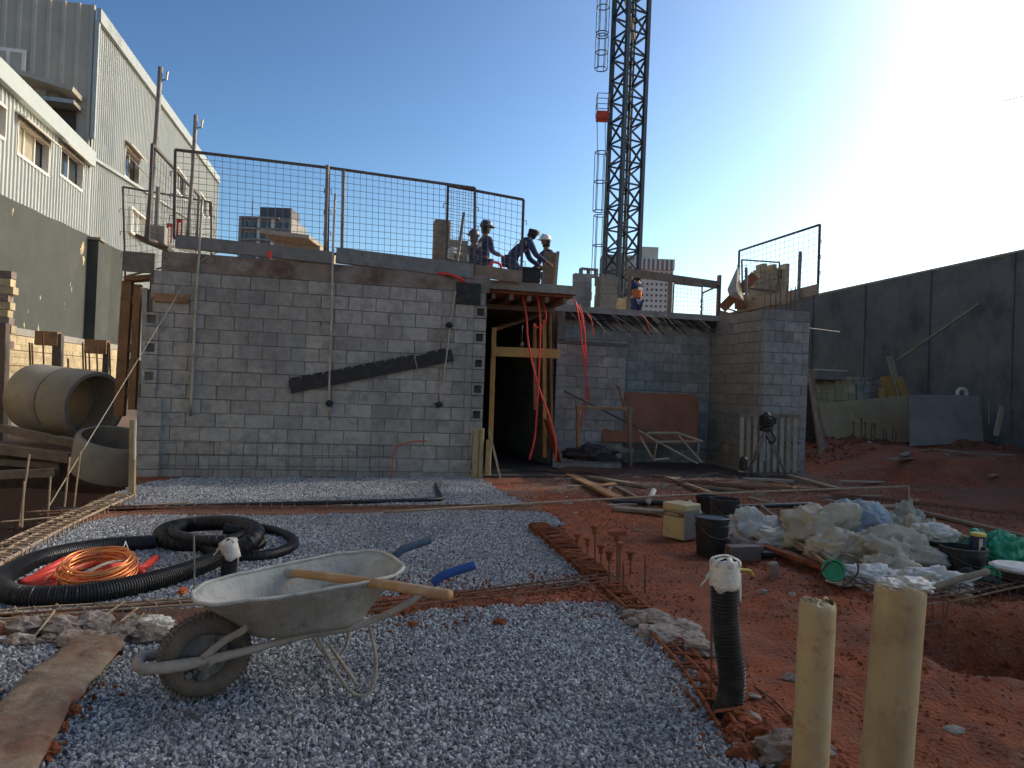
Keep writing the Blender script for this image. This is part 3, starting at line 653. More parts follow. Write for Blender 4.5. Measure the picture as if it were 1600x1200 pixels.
# rooftop tank beside the corner
A = pu(119, 205, LU-.6); b = MB(); b.lathe(A, [(.28,0),(.32,.1),(.32,.7),(.2,.85),(.1,.9)], 14); tag(b.build('water_tank', M['pvc']), 'small cream tank on the annex roof beside the tall corner', 'tank')
# windows of the tall building seen through the side railing
lw = thing('barred_window', 'barred white window low on the tall metal building behind the side railing', 'window', pu(212,350,LU+.05)); r = wz(199,222,322,362)
window(lw, r, LU+.12, awn=False, bars=2)

# ------------------------------------------------------------------ painted boundary wall, cream block wall below it
WU = -7.5
pw = thing('boundary_wall', 'grey green painted boundary wall with flaked white spots on the left', 'wall', S(WU, 20, 2))
zt = 5.45; v0w, v1w = -12.0, uv(pu(193,400,WU))[1]
b = MB(); n = 40
tops = [S(WU, v0w+(v1w-v0w)*k/n, (pu(0,303,WU).z+(pu(190,392,WU).z-pu(0,303,WU).z)*((v0w+(v1w-v0w)*k/n)-uv(pu(0,303,WU))[1])/(uv(pu(190,392,WU))[1]-uv(pu(0,303,WU))[1]))+random.uniform(-.02,.02)) for k in range(n+1)]
for a, c in zip(tops, tops[1:]):
    lo = lambda p: Vector((p.x, p.y, 2.25)); b.add([lo(a), lo(c), c, a, lo(a)-U*.2, lo(c)-U*.2, c-U*.2, a-U*.2], [(0,1,2,3),(7,6,5,4),(3,2,6,7)])
b.add([Vector((tops[-1].x,tops[-1].y,2.25)), Vector((tops[-1].x,tops[-1].y,2.25))-U*.2, tops[-1]-U*.2, tops[-1]], [(0,1,2,3)])
b.build('painted_panel', M['paintwall'], pw)
vp = uv(pu(134,450,WU))[1]
b = MB(); b.sbox(WU+.005, WU+.30, vp, vp+.5, 2.0, pu(134,366,WU+.2).z); b.build('pier', M['paintwall'], pw)
b = MB(); b.sbox(WU+.0, WU+.36, vp-.04, vp+.56, pu(134,366,WU+.2).z, pu(134,366,WU+.2).z+.08); b.build('pier_cap', M['concrete'], pw)
for px, py, s_ in ((129,385,.6),(131,405,.5),(127,392,.4),(152,370,.4),(153,415,.35),(20,330,.3),(112,452,.3),(150,515,.4),(110,445,.22),(63,465,.18),(44,487,.14),(152,400,.3),(154,430,.2),(148,500,.35),(60,512,.25),(38,508,.2),(145,488,.15)):
    b = MB(); A = pu(px, py, WU+.004); pts = []
    for k in range(9):
        t = k/9*6.283; rr = s_*random.uniform(.12,.5); pts.append(A + V*math.cos(t)*rr*.55 + Z3*math.sin(t)*rr*1.1)
    b.add(pts, [tuple(range(9))]); b.build('flaked_spot', M['cream'], pw)
cw = thing('retaining_wall', 'sunlit cream block retaining wall behind the concrete pipes', 'wall', S(-7.2, 20, 0))
block_wall(cw, 14.0, 27.4, -7.2, .45, 8, M['cream'], along='v', bl=.5, bh=.22, side=-1, mort=M['cream'])
b = MB(); b.sbox(-7.5, -7.15, -12, 27.5, -2, .45); b.build('footing', M['concrete'], cw)
b = MB(); b.sbox(-7.55, -7.18, -12, 27.5, 2.215, 2.38); b.build('coping', M['concrete'], cw)
b = MB(); b.sbox(-7.5, -7.2, -12, 13.98, .45, 2.21); b.build('rendered_face', M['cream'], cw)
# jagged brick remnant at the left edge
A = pu(-6, 500, -6.6); va = uv(A)[1]; root = thing('brick_pier', 'broken sunlit brick pier at the left edge of the picture', 'brickwork', S(-6.6, va, 0))
for r in range(24):
    z = .2+r*.155; 
    if z > pu(3, 420, -6.6).z: break
    for k in range(2):
        mb = MB(); w_ = random.uniform(.28,.46) if k else .3; mb.box((0,0,0), (w_, .25, .145)); 
        link('brick', mb.mesh('brick', mats=M['cream'] if (r+k) % 3 else M['clod_g']), root, S(-6.9+k*.35+random.uniform(-.05,.04), va+.1, z), (0,0,TH))
# rusty posts and bars in front of the cream wall
for k, (p0, p1, w_, lab) in enumerate((((91,522),(92,600),.16,'brown steel post with a box head before the cream wall'),
        ((3,505),(2,610),.22,'brown steel post at the left edge of the picture'),
        ((167,535),(164,585),.10,'slim brown post between the big pipe and the timber frame'))):
    A = pv(*p0, 16.5); B = pv(*p1, 16.5); B.z = -.3; root = thing('steel_post', lab, 'post', B); b = MB(); b.bar(B, A, w_, w_); b.build('shaft', M['rail'], root)
    if k != 1: b = MB(); b.box(A-U*.18-Z3*.1, (.40,.22,.28), U); b.build('head', M['wood'], root)
for k, (px, y0, y1) in enumerate(((67,520,575),(46,535,570),(50,536,575),(106,560,590),(129,535,590),(133,538,592),(139,545,590),(151,540,588),(171,538,590))):
    A = pv(px, y0, 16.2); B = pv(px+2, y1+20, 16.2); b = MB(); b.tube([B, A], .018, 6); tag(b.build('starter_bar', M['rebar']), 'thin upright bar against the cream wall behind the big pipes', 'rebar', 'upright bars against the cream wall')
b = MB()
for z in (.8,1.15,1.5,1.85): b.tube([S(-7.0, 16, z), S(-6.95, 26, z)], .012, 5)
tag(b.build('wire_strand', M['rebar'], loc=S(-7,20,.8)), 'thin wires strung along the cream wall', 'wire', kind='stuff')

# ------------------------------------------------------------------ concrete rings
def pipe_ring(label, C0, axis, r, L, wall=.085, name='concrete_pipe'):
    root = thing(name, label, 'concrete pipe', C0); b = MB()
    pr = [(r-wall, 0), (r-.02, 0), (r, .03), (r, L-.05), (r-.02, L-.012), (r-wall*.5, L), (r-wall, L)]
    b.lathe(C0, pr+[(r-wall-.001, .0)], 56, axis); b.f = [f for f in b.f if len(f) == 4]
    o = b.build('ring', M['pipe_concrete'], root, angle=True); return root
C0 = py_(150, 634, 13.6); ax = Vector((-.93, .37, .06)).normalized()
pipe_ring('sunken edge big concrete pipe ring with its open end towards the wall', C0, ax, .64, .78)
pipe_ring('big concrete pipe ring joined behind the open one at the left edge', C0+ax*.80, ax, .64, .85)
bpy.data.objects['concrete_pipe']['label'] = 'big concrete pipe ring with its open end facing the block wall'
C1 = py_(176, 738, 11.6); pipe_ring('tilted concrete ring half sunk in the pit edge below the big pipe', C1, Vector((.22,-.16,.95)), .60, .58)
for k, (p0, p1, w_, Y) in enumerate((((0,668),(118,694),.13,12.6),((-10,700),(110,716),.16,12.2),((-10,722),(95,728),.10,12.3),((0,742),(90,738),.14,11.8))):
    A = py_(*p0, Y); B = py_(*p1, Y); b = MB(); b.bar(A, B, w_, w_); tag(b.build('timber_beam', M['wood_g'], bevel=.01), ['pale plank under the big concrete pipes','dark heavy timber across the pit, upper of three','thin dark timber across the pit, middle of three','dark timber across the pit, lowest of three'][k], 'timber')
b = MB(); A = py_(-20, 660, 12.9); B = py_(200, 700, 12.9)
for k in range(9):
    z = -1.3+k*.15; b.bar(Vector((-9.5,12.35,z)), Vector((-5.3,12.35,z+.02*random.random())), .05, .14)
pr = thing('plank_retainer', 'dark boards holding back the far side of the pit', 'planking', Vector((-7.4,12.35,-1.4)))
for k in range(9):
    z = -1.3+k*.15; b = MB(); b.bar(Vector((-9.5,12.36,z)), Vector((-5.3,12.36,z+.02*random.random())), .05, .14); b.build('board', M['pit'], pr)
# brown formwork ladder frame left of the wall
root = thing('formwork_frame', 'tall brown timber ladder frame standing left of the block wall', 'formwork', pv(205, 660, 13.0))
vv_ = 12.6
b = MB(); b.bar(pv(187,650,vv_), pv(200,440,vv_), .14, .16); b.build('upright', M['wood'], root)
b = MB(); b.bar(pv(207,640,vv_), pv(216,445,vv_), .10, .14); b.build('upright', M['wood'], root)
for y in (470,508,545,582,612): b = MB(); b.bar(pv(190,y,vv_), pv(214,y-2,vv_), .10, .11); b.build('rung', M['wood'], root)
b = MB(); b.bar(pv(197,437,vv_), pv(242,434,vv_), .3, .07); b.build('head_board', M['wood'], root)
b = MB(); b.bar(pv(224,600,vv_-.2), pv(227,450,vv_-.2), .07, .07); tag(b.build('shoring_prop', M['galv']), 'pale slim prop between the timber frame and the wall', 'prop')
b = MB(); b.bar(pv(218,640,vv_-.1), pv(233,452,vv_-.1), .045, .045); tag(b.build('shoring_prop', M['rail']), 'thin brown prop leaning beside the toothed wall end', 'prop')
along_u_bar('steel_channel', (193,408), (243,412), .30, .12, 12.4, M['steel'], 'short grey steel beam sticking out left of the wall top', 'steel beam')
b = MB(); A = pv(248,368,11.6); b.box(A, (.20,.2,.26), U); tag(b.build('loose_block', M['block'], bevel=.008), 'grey concrete block at the left corner of the roof', 'block')
b = MB(); b.bar(pv(218,372,12.0), pv(268,392,12.0), .5, .05); tag(b.build('roof_sheet', M['rail']), 'dark tilted sheet under the block at the roof corner', 'sheet')

# ------------------------------------------------------------------ mesh guard rails
def panel(label, p, plane, axis, nx, nz, group='mesh guard rail panels', fr=.036, wr=.0034, post=None):
    """p: four picture points TL, TR, BR, BL on the plane."""
    f = (lambda a: pv(*a, plane)) if axis == 'v' else (lambda a: pu(*a, plane))
    TL, TR, BR, BL = [f(a) for a in p]; root = thing('guard_rail', label, 'guard rail', (BL+BR)/2, group)
    for a, c, nm in ((BL,TL,'side_rail'),(BR,TR,'side_rail'),(TL,TR,'top_rail'),(BL,BR,'bottom_rail')):
        b = MB(); b.bar(a, c, fr, fr); b.build(nm, M['rail'], root)
    b = MB()
    for k in range(1, nx):
        t = k/nx; b.tube([BL.lerp(BR, t)+V*.01, TL.lerp(TR, t)+V*.01], wr, 4, cap=False)
    for k in range(1, nz):
        t = k/nz; b.tube([BL.lerp(TL, t), BR.lerp(TR, t)], wr, 4, cap=False)
    b.build('wire_mesh', M['wire'], root)
    b = MB()
    for t in (.25,.5,.75):
        for q0, q1, sg in ((BL,TL,-1),(BR,TR,1)):
            A = q0.lerp(q1, t); d = (TR-TL).normalized()*sg; b.tube([A, A+d*.06, A+d*.06-Z3*.07], .007, 5)
    b.build('hook', M['rail'], root)['kind'] = 'stuff'; return root
panel('long mesh guard panel at the left end of the roof edge', [(274,234),(512,262),(510,395),(272,372)], WF+.06, 'v', 20, 14)
panel('mesh guard panel in the middle of the roof edge', [(514,262),(742,294),(741,412),(512,396)], WF+.05, 'v', 24, 13)
panel('mesh guard panel ending just above the doorway slab', [(700,290),(818,312),(814,440),(697,405)], WF+.11, 'v', 13, 12)
panel('side mesh guard panel running back from the left roof corner', [(238,226),(311,306),(306,395),(231,374)], uL-.12, 'u', 20, 10)
panel('lower mesh guard panel further back at the left, in front of the metal building', [(192,292),(330,316),(330,400),(196,432)], 14.6, 'v', 16, 12, fr=.03)
panel('large mesh guard panel over the right pillar', [(1155,392),(1281,351),(1278,449),(1153,477)], 8.75, 'u', 18, 10)
panel('small mesh guard panel standing behind the timber pile at right', [(1159,406),(1218,410),(1216,455),(1160,450)], 15.0, 'v', 8, 5, fr=.03)
panel('distant mesh guard panel under the timber rail', [(1053,443),(1097,448),(1096,492),(1051,490)], 18, 'v', 8, 7, fr=.03)
panel('distant slanting mesh guard panel between timber posts', [(1097,458),(1124,446),(1122,497),(1096,494)], 8.0, 'u', 8, 8, fr=.03)
def post(p, r, v, lab, mt='steel', hook=None, n=8):
    pts = curve_pts([pv(a, c, v) for a, c in p], 3); root = thing('steel_post', lab, 'post', pts[-1], 'steel posts standing on the roof edge')
    b = MB(); b.tube(pts, r, n); b.build('shaft', M[mt], root, smooth=True)
    if hook:
        A = pv(*hook, v); b = MB(); b.tube([A, A+U*.09+Z3*.02, A+U*.10+Z3*.14], .016, 6); b.build('hook', M['galv'], root)
post([(251,105),(242,235),(229,372)], .037, 12.0, 'tallest steel post, at the left corner of the roof', hook=(250,125))
post([(306,180),(301,270),(293,372)], .032, 12.2, 'second tallest steel post, behind the left mesh panel', hook=(305,200))
post([(247,292),(245,340),(243,375)], .035, 12.6, 'short steel stub post beside the corner block')
post([(512,258),(510,320),(508,398)], .028, WF+.0, 'steel post where the first two mesh panels meet')
post([(537,267),(536,330),(534,398)], .024, WF+.02, 'slim steel post just right of the joint between the mesh panels')
post([(1251,393),(1249,430),(1247,482)], .036, 12.5, 'dark steel post on top of the block pillar')
post([(1166,418),(1166,440),(1166,475)], .034, 14.0, 'short dark post in the timber pile on the pillar')
b = MB()
for px, y0 in ((1213,442),(1220,440),(1230,445),(1236,450),(1243,448),(1196,452),(1205,448)):
    b = MB(); b.tube([pv(px-1, 486, 12.4), pv(px, y0, 12.4)], .011, 6); tag(b.build('starter_bar', M['rebar']), 'thin steel bar sticking up out of the block pillar', 'rebar', 'bars sticking up out of the block pillar')
A, B = pu(1278,452,8.7), pu(1153,482,8.7); b = MB(); b.bar(A, B, .05, .20); tag(b.build('form_board', M['wood_p']), 'pale edge board under the large mesh panel over the pillar', 'board')
# red clamp bits at left
for px, py in ((281,345),(265,352)): b = MB(); A = pv(px, py, 12.5); b.box(A, (.09,.05,.05), U); b.bar(A+U*.03-Z3*.02, A+U*.03-Z3*.28, .022); b.bar(A-U*.03-Z3*.02, A-U*.03-Z3*.28, .022); tag(b.build('clamp', M['red_paint']), 'small red clamp on the left roof corner', 'clamp', 'red clamps at the roof corner')

# ------------------------------------------------------------------ roof: timber rail, blocks, timber pile, netting
root = thing('timber_rail', 'grey timber guard rail of three posts and a top plank before the crane', 'railing', pv(1045,500,14.6))
b = MB(); b.bar(pv(978,425,14.6), pv(1126,446,14.6), .05, .165); b.build('top_plank', M['wood_g'], root)
for p0, p1 in (((984,416),(981,500)),((1047,436),(1044,512)),((1124,430),(1121,520))):
    b = MB(); b.bar(pv(*p1, 14.67), pv(*p0, 14.67), .05, .11); b.build('rail_post', M['wood_g'], root)
def hollow(mt, name='loose_block'):
    b = MB(); L_, W_, h = .39, .19, .19; t = .03
    for c, s_ in (((0,W_/2-t/2,0),(L_,t,h)), ((0,-W_/2+t/2,0),(L_,t,h)), ((-L_/2+t/2,0,0),(t,W_-2*t,h)), ((L_/2-t/2,0,0),(t,W_-2*t,h)), ((0,0,0),(t,W_-2*t,h))): b.box(c, s_)
    return b.mesh(name, mats=mt)
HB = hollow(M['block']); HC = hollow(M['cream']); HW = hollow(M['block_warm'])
def stack(x0, y0, v, cols, rows, me, lab, grp, dx=.20, dz=.195, side=False, rz=TH, skip=(), depth=2):
    A = pv(x0, y0, v)
    for r in range(rows):
        for c in range(cols):
            if (r, c) in skip: continue
            for d in range(depth):
                if side: rot = (R(90), 0, TH) ; st = .40
                else: rot = (0, 0, TH); st = .40
                o = link('loose_block', me, None, A+U*(st*c+st/2+random.uniform(-.012,.012))+Z3*(dz*r+dz/2)+V*(.2*d), (rot[0], rot[1], rot[2]+random.uniform(-.02,.02))); tag(o, lab, 'block', grp)
stack(895, 482, 15.6, 1, 4, HB, 'grey concrete block in the narrow stack on the roof left of the crane', 'blocks in the narrow roof stack', depth=1)
stack(906, 432, 15.6, 1, 1, HB, 'grey concrete block on top of the narrow stack on the roof', 'blocks in the narrow roof stack', depth=1, side=True)
stack(934, 500, 15.4, 1, 5, HW, 'pale concrete block in the wider stack on the roof right before the crane mast', 'blocks in the wider roof stack')
stack(955, 492, 15.8, 1, 2, HC, 'cream concrete block in the low stack behind the timber post on the roof', 'blocks in the low roof stack', depth=1)
stack(868, 490, 15.2, 1, 2, HB, 'grey concrete block in the low stack beside the leaning boards on the roof', 'blocks beside the leaning roof boards', depth=1)
stack(700, 432, 15.6, 1, 4, HW, 'pale concrete block in the stack behind the crouching worker', 'blocks behind the crouching worker', depth=1)
b = MB(); A = pv(689, 390, 16.4); b.box(A, (.36,.3,1.3), U); tag(b.build('water_heater', M['wood_g'], bevel=.04), 'tall grey brown cabinet behind the crouching worker on the roof', 'cabinet')
b = MB(); b.bar(pv(856,470,13.6), pv(862,394,13.6), .03, .30, U); tag(b.build('leaning_board', M['wood_g']), 'wide grey board held upright before the white helmeted worker', 'board')
b = MB(); b.bar(pv(864,472,13.5), pv(872,393,13.5), .05, .05); tag(b.build('leaning_board', M['wood_p']), 'slim pale batten leaning beside the wide grey board on the roof', 'board')
# black crate at the door head and red plastic bow
A = pv(828, 432, WF+.3); root = thing('black_crate', 'black plastic crate on the slab edge above the doorway', 'crate', A-Z3*.12)
b = MB(); b.box(A, (.30,.24,.22), U); b.build('crate_body', M['black_d'], root, bevel=.01); b = MB(); b.box(A+Z3*.115, (.33,.27,.03), U); b.build('crate_rim', M['black_d'], root)
b = MB(); b.tube(curve_pts([pv(763,417,12.4), pv(767,411,12.4), pv(774,410,12.4), pv(781,413,12.4), pv(783,419,12.4)], 4), .022, 7); tag(b.build('red_hoop', M['hose']), 'short red plastic hoop behind the form board on the roof', 'hoop')
# timber pile on the pillar roof
pile = []; ORD = ['first','second','third','fourth','fifth','sixth','seventh','eighth','ninth','tenth']
for k in range(14):
    x = 1122+random.uniform(0,55); y = 500-random.uniform(0,46); u_ = random.choice([-1,1])
    A = pv(x, y, 14.4+random.uniform(0,1.5)); d = (U*random.uniform(.35,.9)+V*random.uniform(-.4,.4)+Z3*random.uniform(-.35,.55)).normalized()
    b = MB(); b.bar(A, A+d*random.uniform(.5,1.0), random.choice([.04,.06,.10]), random.choice([.03,.15,.2])); tag(b.build('timber_offcut', random.choice([M['wood_g'],M['wood'],M['wood_p'],M['ply_r']])), 'timber offcut in the pile on the roof left of the pillar top', 'timber', 'timber offcuts piled on the roof')
for k in range(10):
    A = pv(1178+k*5, 470-random.uniform(0,4), 15.2); h = (.35+.35*math.sin(k*.9)**2); b = MB(); b.box(A+Z3*h/2, (.10,.3,h+.25), U); tag(b.build('upright_board', M['cream']), ORD[k]+' pale board from the left in the row behind the large mesh panel', 'board', 'pale boards standing behind the large mesh panel')
b = MB(); c = [pv(1137,452,14.2), pv(1153,416,14.3), pv(1162,470,14.1), pv(1150,455,13.9), pv(1140,462,14)]
b.add(c+[p+V*.02 for p in c], [(0,1,3),(1,2,3),(0,3,4),(3,2,4),(5,8,6),(6,8,7),(5,9,8),(8,9,7)]); tag(b.build('torn_sheet', M['bag_c']), 'torn pale sheet hanging on the timber pile', 'sheet')
# loose wire strands hanging over the recess wall
b = MB()
for k in range(30):
    x = random.uniform(872,1105); y = 478+(x-880)*.095+random.uniform(-3,6); L_ = random.uniform(.4,1.2); A = pv(x, y, 13.85-random.uniform(0,.4))
    d = (U*random.uniform(.6,1.0)-V*random.uniform(.1,.6)-Z3*random.uniform(.4,.9)).normalized()
    b.tube(curve_pts([A, A+d*L_*.5-Z3*.02, A+d*L_-Z3*random.uniform(.02,.15)], 3), .0028, 4)
tag(b.build('wire_strand', M['steel'], loc=pv(1000,520,13.8)), 'loose pale wire ends drooping over the recess wall', 'wire', kind='stuff')
b = MB()
for k in range(26):
    x = 895+k*9; A = pv(x, 492+(x-895)*.04, 14.05); b.tube(curve_pts([A, A+U*.2-Z3*random.uniform(.04,.10), A+U*.5-Z3*random.uniform(.10,.34)], 3), .012, 5)
b.sbox(dr0+.2, 7.7, 14.0, 14.18, 2.88, 2.985)
tag(b.build('black_sheeting', M['net'], loc=pv(1010,500,14)), 'frayed black sheeting along the top of the recess wall', 'sheeting')
b = MB(); b.tube([pv(1258,512,12.3), pv(1312,519,12.6)], .012, 6); tag(b.build('steel_rod', M['galv']), 'thin rod sticking out to the right of the block pillar', 'rod')

# ------------------------------------------------------------------ dark hoarding at right and an unseen block added behind it to shade the yard
HU = 15.0; A, B = pu(1280,461,HU), pu(1600,393,HU); vA2, zA2, vB2, zB2 = uv(A)[1], A.z, uv(B)[1], B.z
zh = lambda v: zA2+(zB2-zA2)*(v-vA2)/(vB2-vA2)
root = thing('hoarding', 'tall dark sheeted boundary wall sloping away on the right', 'wall', S(HU, 15, 0))
w0 = 4.0
while w0 < 32:
    w1 = w0+2.4; b = MB(); nu, nz_ = 16, 12; vs = []
    for j in range(nz_+1):
        for i in range(nu+1):
            v = w0+(w1-w0)*i/nu; z = zh(v)*j/nz_*(1+.006*float(vnoise(v, 0, 2.2))); fx = abs(i/nu-.5)*2
            d = .035*float(vnoise(v, z, 1.1))*2+.02*float(vnoise(v+z*.8, z*.2, 3.0)) ; vs.append(S(HU-d*(1-fx**4), v, z))
    b.add(vs, [(j*(nu+1)+i, j*(nu+1)+i+1, (j+1)*(nu+1)+i+1, (j+1)*(nu+1)+i) for j in range(nz_) for i in range(nu)]); b.build('sheet_panel', M['hoard'], root, smooth=True)
    b = MB(); b.sbox(HU-.03, HU+.1, w1-.02, w1+.03, 0, zh(w1)); b.build('seam_post', M['hoard'], root); w0 = w1+.03
b = MB(); b.bar(S(HU+.05, 4, zh(4)+.03), S(HU+.05, 32, zh(32)+.03), .16, .05); b.build('coping', M['coping'], root)
b = MB(); b.bar(pu(1402,563,HU-.5), pu(1531,474,HU-.12), .05); tag(b.build('brace_pole', M['wood_g']), 'thin diagonal pole leaning against the dark hoarding', 'pole')
fl_ = thing('added_shade_block', 'unseen block added beyond the hoarding to shade the yard', 'building', S(27, 10, 0))
b = MB(); b.sbox(22, 34, 3.0, 15.3, 0, 15.3); b.build('wall', M['tower_w'], fl_)
for r in range(5):
    for k in range(3):
        b = MB(); b.sbox(21.93, 21.99, 4+k*3.9, 5.4+k*3.9, 1.2+r*3, 2.6+r*3); b.build('window', M['glass'], fl_)

# ------------------------------------------------------------------ far buildings
def tower(px0, px1, ytop, Z, mt, lab, floors, cols, wmt, w_=.55, skip=0, extra=None, depth=14, rot=.0, storey=3.0):
    A = py_(px0, ytop, Z); B = py_(px1, ytop, Z); W_ = (B-A).length; root = thing('apartment_tower', lab, 'building', Vector(((A.x+B.x)/2, Z, 0)))
    X = Vector((math.cos(rot), math.sin(rot), 0)); Yd = Vector((-math.sin(rot), math.cos(rot), 0)); top = A.z; C = Vector(((A.x+B.x)/2, Z, 0))
    b = MB(); b.box(C+Yd*depth/2+Z3*top/2, (W_, depth, top), X); b.build('wall', M[mt], root)
    for r in range(skip, floors+skip):
        for k in range(cols):
            x = (k+.5)/cols*W_-W_/2; z = top-storey*(r+.65)
            o = MB(); o.box((0,0,0), (W_/cols*w_, .3, storey*.42)); key = (lab, w_)
            if key not in _bm: _bm[key] = o.mesh('window', mats=M[wmt])
            link('window', _bm[key], root, C+X*x-Yd*.1+Z3*z, (0,0,rot))
    return root, C, X, Yd, W_, top
t, C, X, Yd, W_, top = tower(377, 457, 338, 200, 'tower_g', 'dark grey apartment tower with balconies seen through the left mesh panel', 5, 6, 'glass', .62)
b = MB(); b.box(C+Yd*5+Z3*(top+1.5)+X*2, (W_*.62, 8, 3.0), X); b.build('roof_house', M['tower_d'], t)
for k in range(5): b = MB(); b.box(C-Yd*.5+Z3*(top-3*k-.3)-X*W_*.1, (W_*.72, 1.0, .5), X); b.build('balcony', M['tower_g'], t)
for k in (0, .36, .63, .97): b = MB(); b.box(C-Yd*.25+X*(k-.5)*W_+Z3*(top-11), (.8,.6,22), X); b.build('pilaster', M['tower_w' if k in (.36,.63) else 'tower_g'], t)
b = MB(); b.tube([C+Z3*top-X*4, C+Z3*(top+5)-X*4], .15, 5); b.build('mast', M['rail'], t)
t, C, X, Yd, W_, top = tower(995, 1053, 403, 400, 'tower_w', 'white apartment tower with a stepped top behind the crane', 11, 8, 'tower_d', .38, skip=2)
b = MB(); b.box(C+Yd*6+Z3*(top+3.3)-X*W_*.2, (W_*.58, 9, 6.6), X); b.build('roof_house', M['tower_w'], t)
b = MB(); b.box(C-Yd*.2+Z3*(top-3.2), (W_*1.01, 1.0, 6.0), X); b.build('crown_band', M['tower_g'], t)
for k in range(9): b = MB(); b.box(C-Yd*1.0+X*(k/8-.5)*W_*.98+Z3*(top-3.2), (1.0,1.0,6.0), X); b.build('crown_post', M['tower_w'], t)
t, C, X, Yd, W_, top = tower(942, 994, 397, 420, 'tower_g', 'grey wing of the far tower seen through the crane lattice', 11, 5, 'tower_d', .4)
root = thing('far_house', 'low pale brown roof beyond the wall top beside the grey tower', 'house', py_(450, 500, 60))
A = py_(428, 374, 60); B = py_(500, 384, 60); b = MB(); b.box((A+B)/2-Z3*4+Vector((0,3,0)), ((B-A).length, 6, 8)); b.build('wall', M['roof_t'], root)
b = MB(); b.bar(A+Z3*.0, B+Z3*.05, 6.5, .3); b.build('roof', M['roof_t'], root)

# ------------------------------------------------------------------ tower crane mast
ZC = 36.0; Cc = py_(970, 440, ZC); Cc.z = 0; ph = R(27.6); a_ = 1.2/2
ex = Vector((math.cos(ph), math.sin(ph), 0)); ey = Vector((-math.sin(ph), math.cos(ph), 0))
crane = thing('tower_crane', 'dark blue lattice tower crane mast rising out of the picture', 'crane', Cc)
top_z = 34.0; cs = [(-1,-1),(1,-1),(1,1),(-1,1)]
for i, j in cs:
    b = MB(); P = Cc+ex*a_*i+ey*a_*j; b.bar(P+Z3*.0, P+Z3*top_z, .18, .18, ex); b.build('corner_post', M['crane'], crane)
b = MB(); pz = 1.05; n = int(top_z/pz)
dg = MB(); hz = MB()
for k in range(n):
    z0 = k*pz; z1 = z0+pz
    for q in range(4):
        (i0,j0),(i1,j1) = cs[q], cs[(q+1)%4]; P = Cc+ex*a_*i0+ey*a_*j0; Q = Cc+ex*a_*i1+ey*a_*j1
        hz.bar(P+Z3*z0, Q+Z3*z0, .075, .075)
        if k % 2: dg.bar(P+Z3*z0, Q+Z3*z1, .08, .08)
        else: dg.bar(Q+Z3*z0, P+Z3*z1, .08, .08)
o = hz.build('cross_bars', M['crane'], crane); o['kind'] = 'stuff'; o = dg.build('diagonals', M['crane'], crane); o['kind'] = 'stuff'
b = MB()
for s_ in (-1,1): b.tube([Cc+ex*.16*s_, Cc+ex*.16*s_+Z3*top_z], .02, 5)
for k in range(int(top_z/.35)): b.tube([Cc+ex*.16+Z3*k*.35, Cc-ex*.16+Z3*k*.35], .014, 4, cap=False)
b.build('ladder', M['crane'], crane)
# outside cages at the left of the mast
for k, (px, y0, y1) in enumerate(((937,-30,52),(935,56,108),(932,238,330),(930,337,430))):
    A = py_(px+4, y1, ZC-.8); B = py_(px+4, y0, ZC-.8); b = MB()
    hs = (B-A).z; 
    for q in range(6):
        t = q/6*6.283; o_ = Vector((math.cos(t)*.30, math.sin(t)*.30, 0)); b.tube([Vector((A.x,A.y,A.z))+o_, Vector((A.x,A.y,B.z))+o_], .018, 4)
    for z in (0, .5, 1.0): b.lathe(Vector((A.x,A.y,A.z+hs*z-.02)), [(.30,0),(.30,.04),(.27,.04),(.27,0)], 14, close=True)
    c_ = b.build('ladder_cage', M['crane'], crane)
A = py_(941, 182, ZC-.8); b = MB(); b.box(A, (.55,.6,.34)); b.build('platform', M['red_paint'], crane)
b = MB(); 
for x in (-.28,.28):
    for y in (-.3,.3): b.tube([A+Vector((x,y,0)), A+Vector((x,y,1.0))], .018, 4)
for z in (.5,1.0): b.tube([A+Vector((-.28,-.3,z)), A+Vector((.28,-.3,z)), A+Vector((.28,.3,z)), A+Vector((-.28,.3,z)), A+Vector((-.28,-.3,z))], .018, 4)
for x in (-.28,.1): b.tube([A+Vector((x,-.3,-.1)), A+Vector((x+.1,-.3,-2.0))], .018, 4)
b.build('platform_rail', M['crane'], crane)
b = MB(); A = py_(984, 40, ZC)
b.tube(curve_pts([py_(978,0,ZC-.3), py_(983,25,ZC-.4), py_(990,62,ZC-.3)], 4), .10, 6); b.build('cloth_scrap', M['cream'], crane)
b = MB(); b.tube([py_(1569,158,60), py_(1606,148,60)], .035, 5); tag(b.build('crane_cable', M['crane']), 'short dark cable in the sky at the right edge', 'cable')

# ------------------------------------------------------------------ doorway timbers, hoses, things leaning by the walls
VD = 12.3
def plank(p0, p1, v, w_, h, mt, name, lab, cat='timber', upd=V, plane='v', grp=None):
    f = (lambda a: pv(*a, v)) if plane == 'v' else (lambda a: pu(*a, v)) if plane == 'u' else (lambda a: pg(*a, v))
    b = MB(); b.bar(f(p0), f(p1), w_, h, upd); o = b.build(name, M[mt], bevel=.004); return tag(o, lab, cat, grp)
root = thing('door_shoring', 'yellow timber shoring of posts and a cross board inside the doorway', 'shoring', pv(820, 715, VD))
for p0, p1, w_, h, nm, mt, v in (((766,700),(772,512),.075,.05,'post','wood_y',11.9),((768,549),(874,553),.03,.155,'cross_board','wood_y',11.85),
        ((851,715),(850,500),.06,.05,'post','wood_y',12.4),((836,640),(835,505),.06,.05,'post','wood',12.6),((862,700),(858,470),.05,.12,'post','wood',12.9)):
    b = MB(); b.bar(pv(*p0, v), pv(*p1, v), w_, h); b.build(nm, M[mt], root, bevel=.004)
b = MB(); b.bar(pv(790,462,12.9), pv(792,478,12.9), .12, .09); b.bar(pv(860,470,12.8), pv(862,490,12.8), .12, .10); b.build('head_block', M['wood'], root)
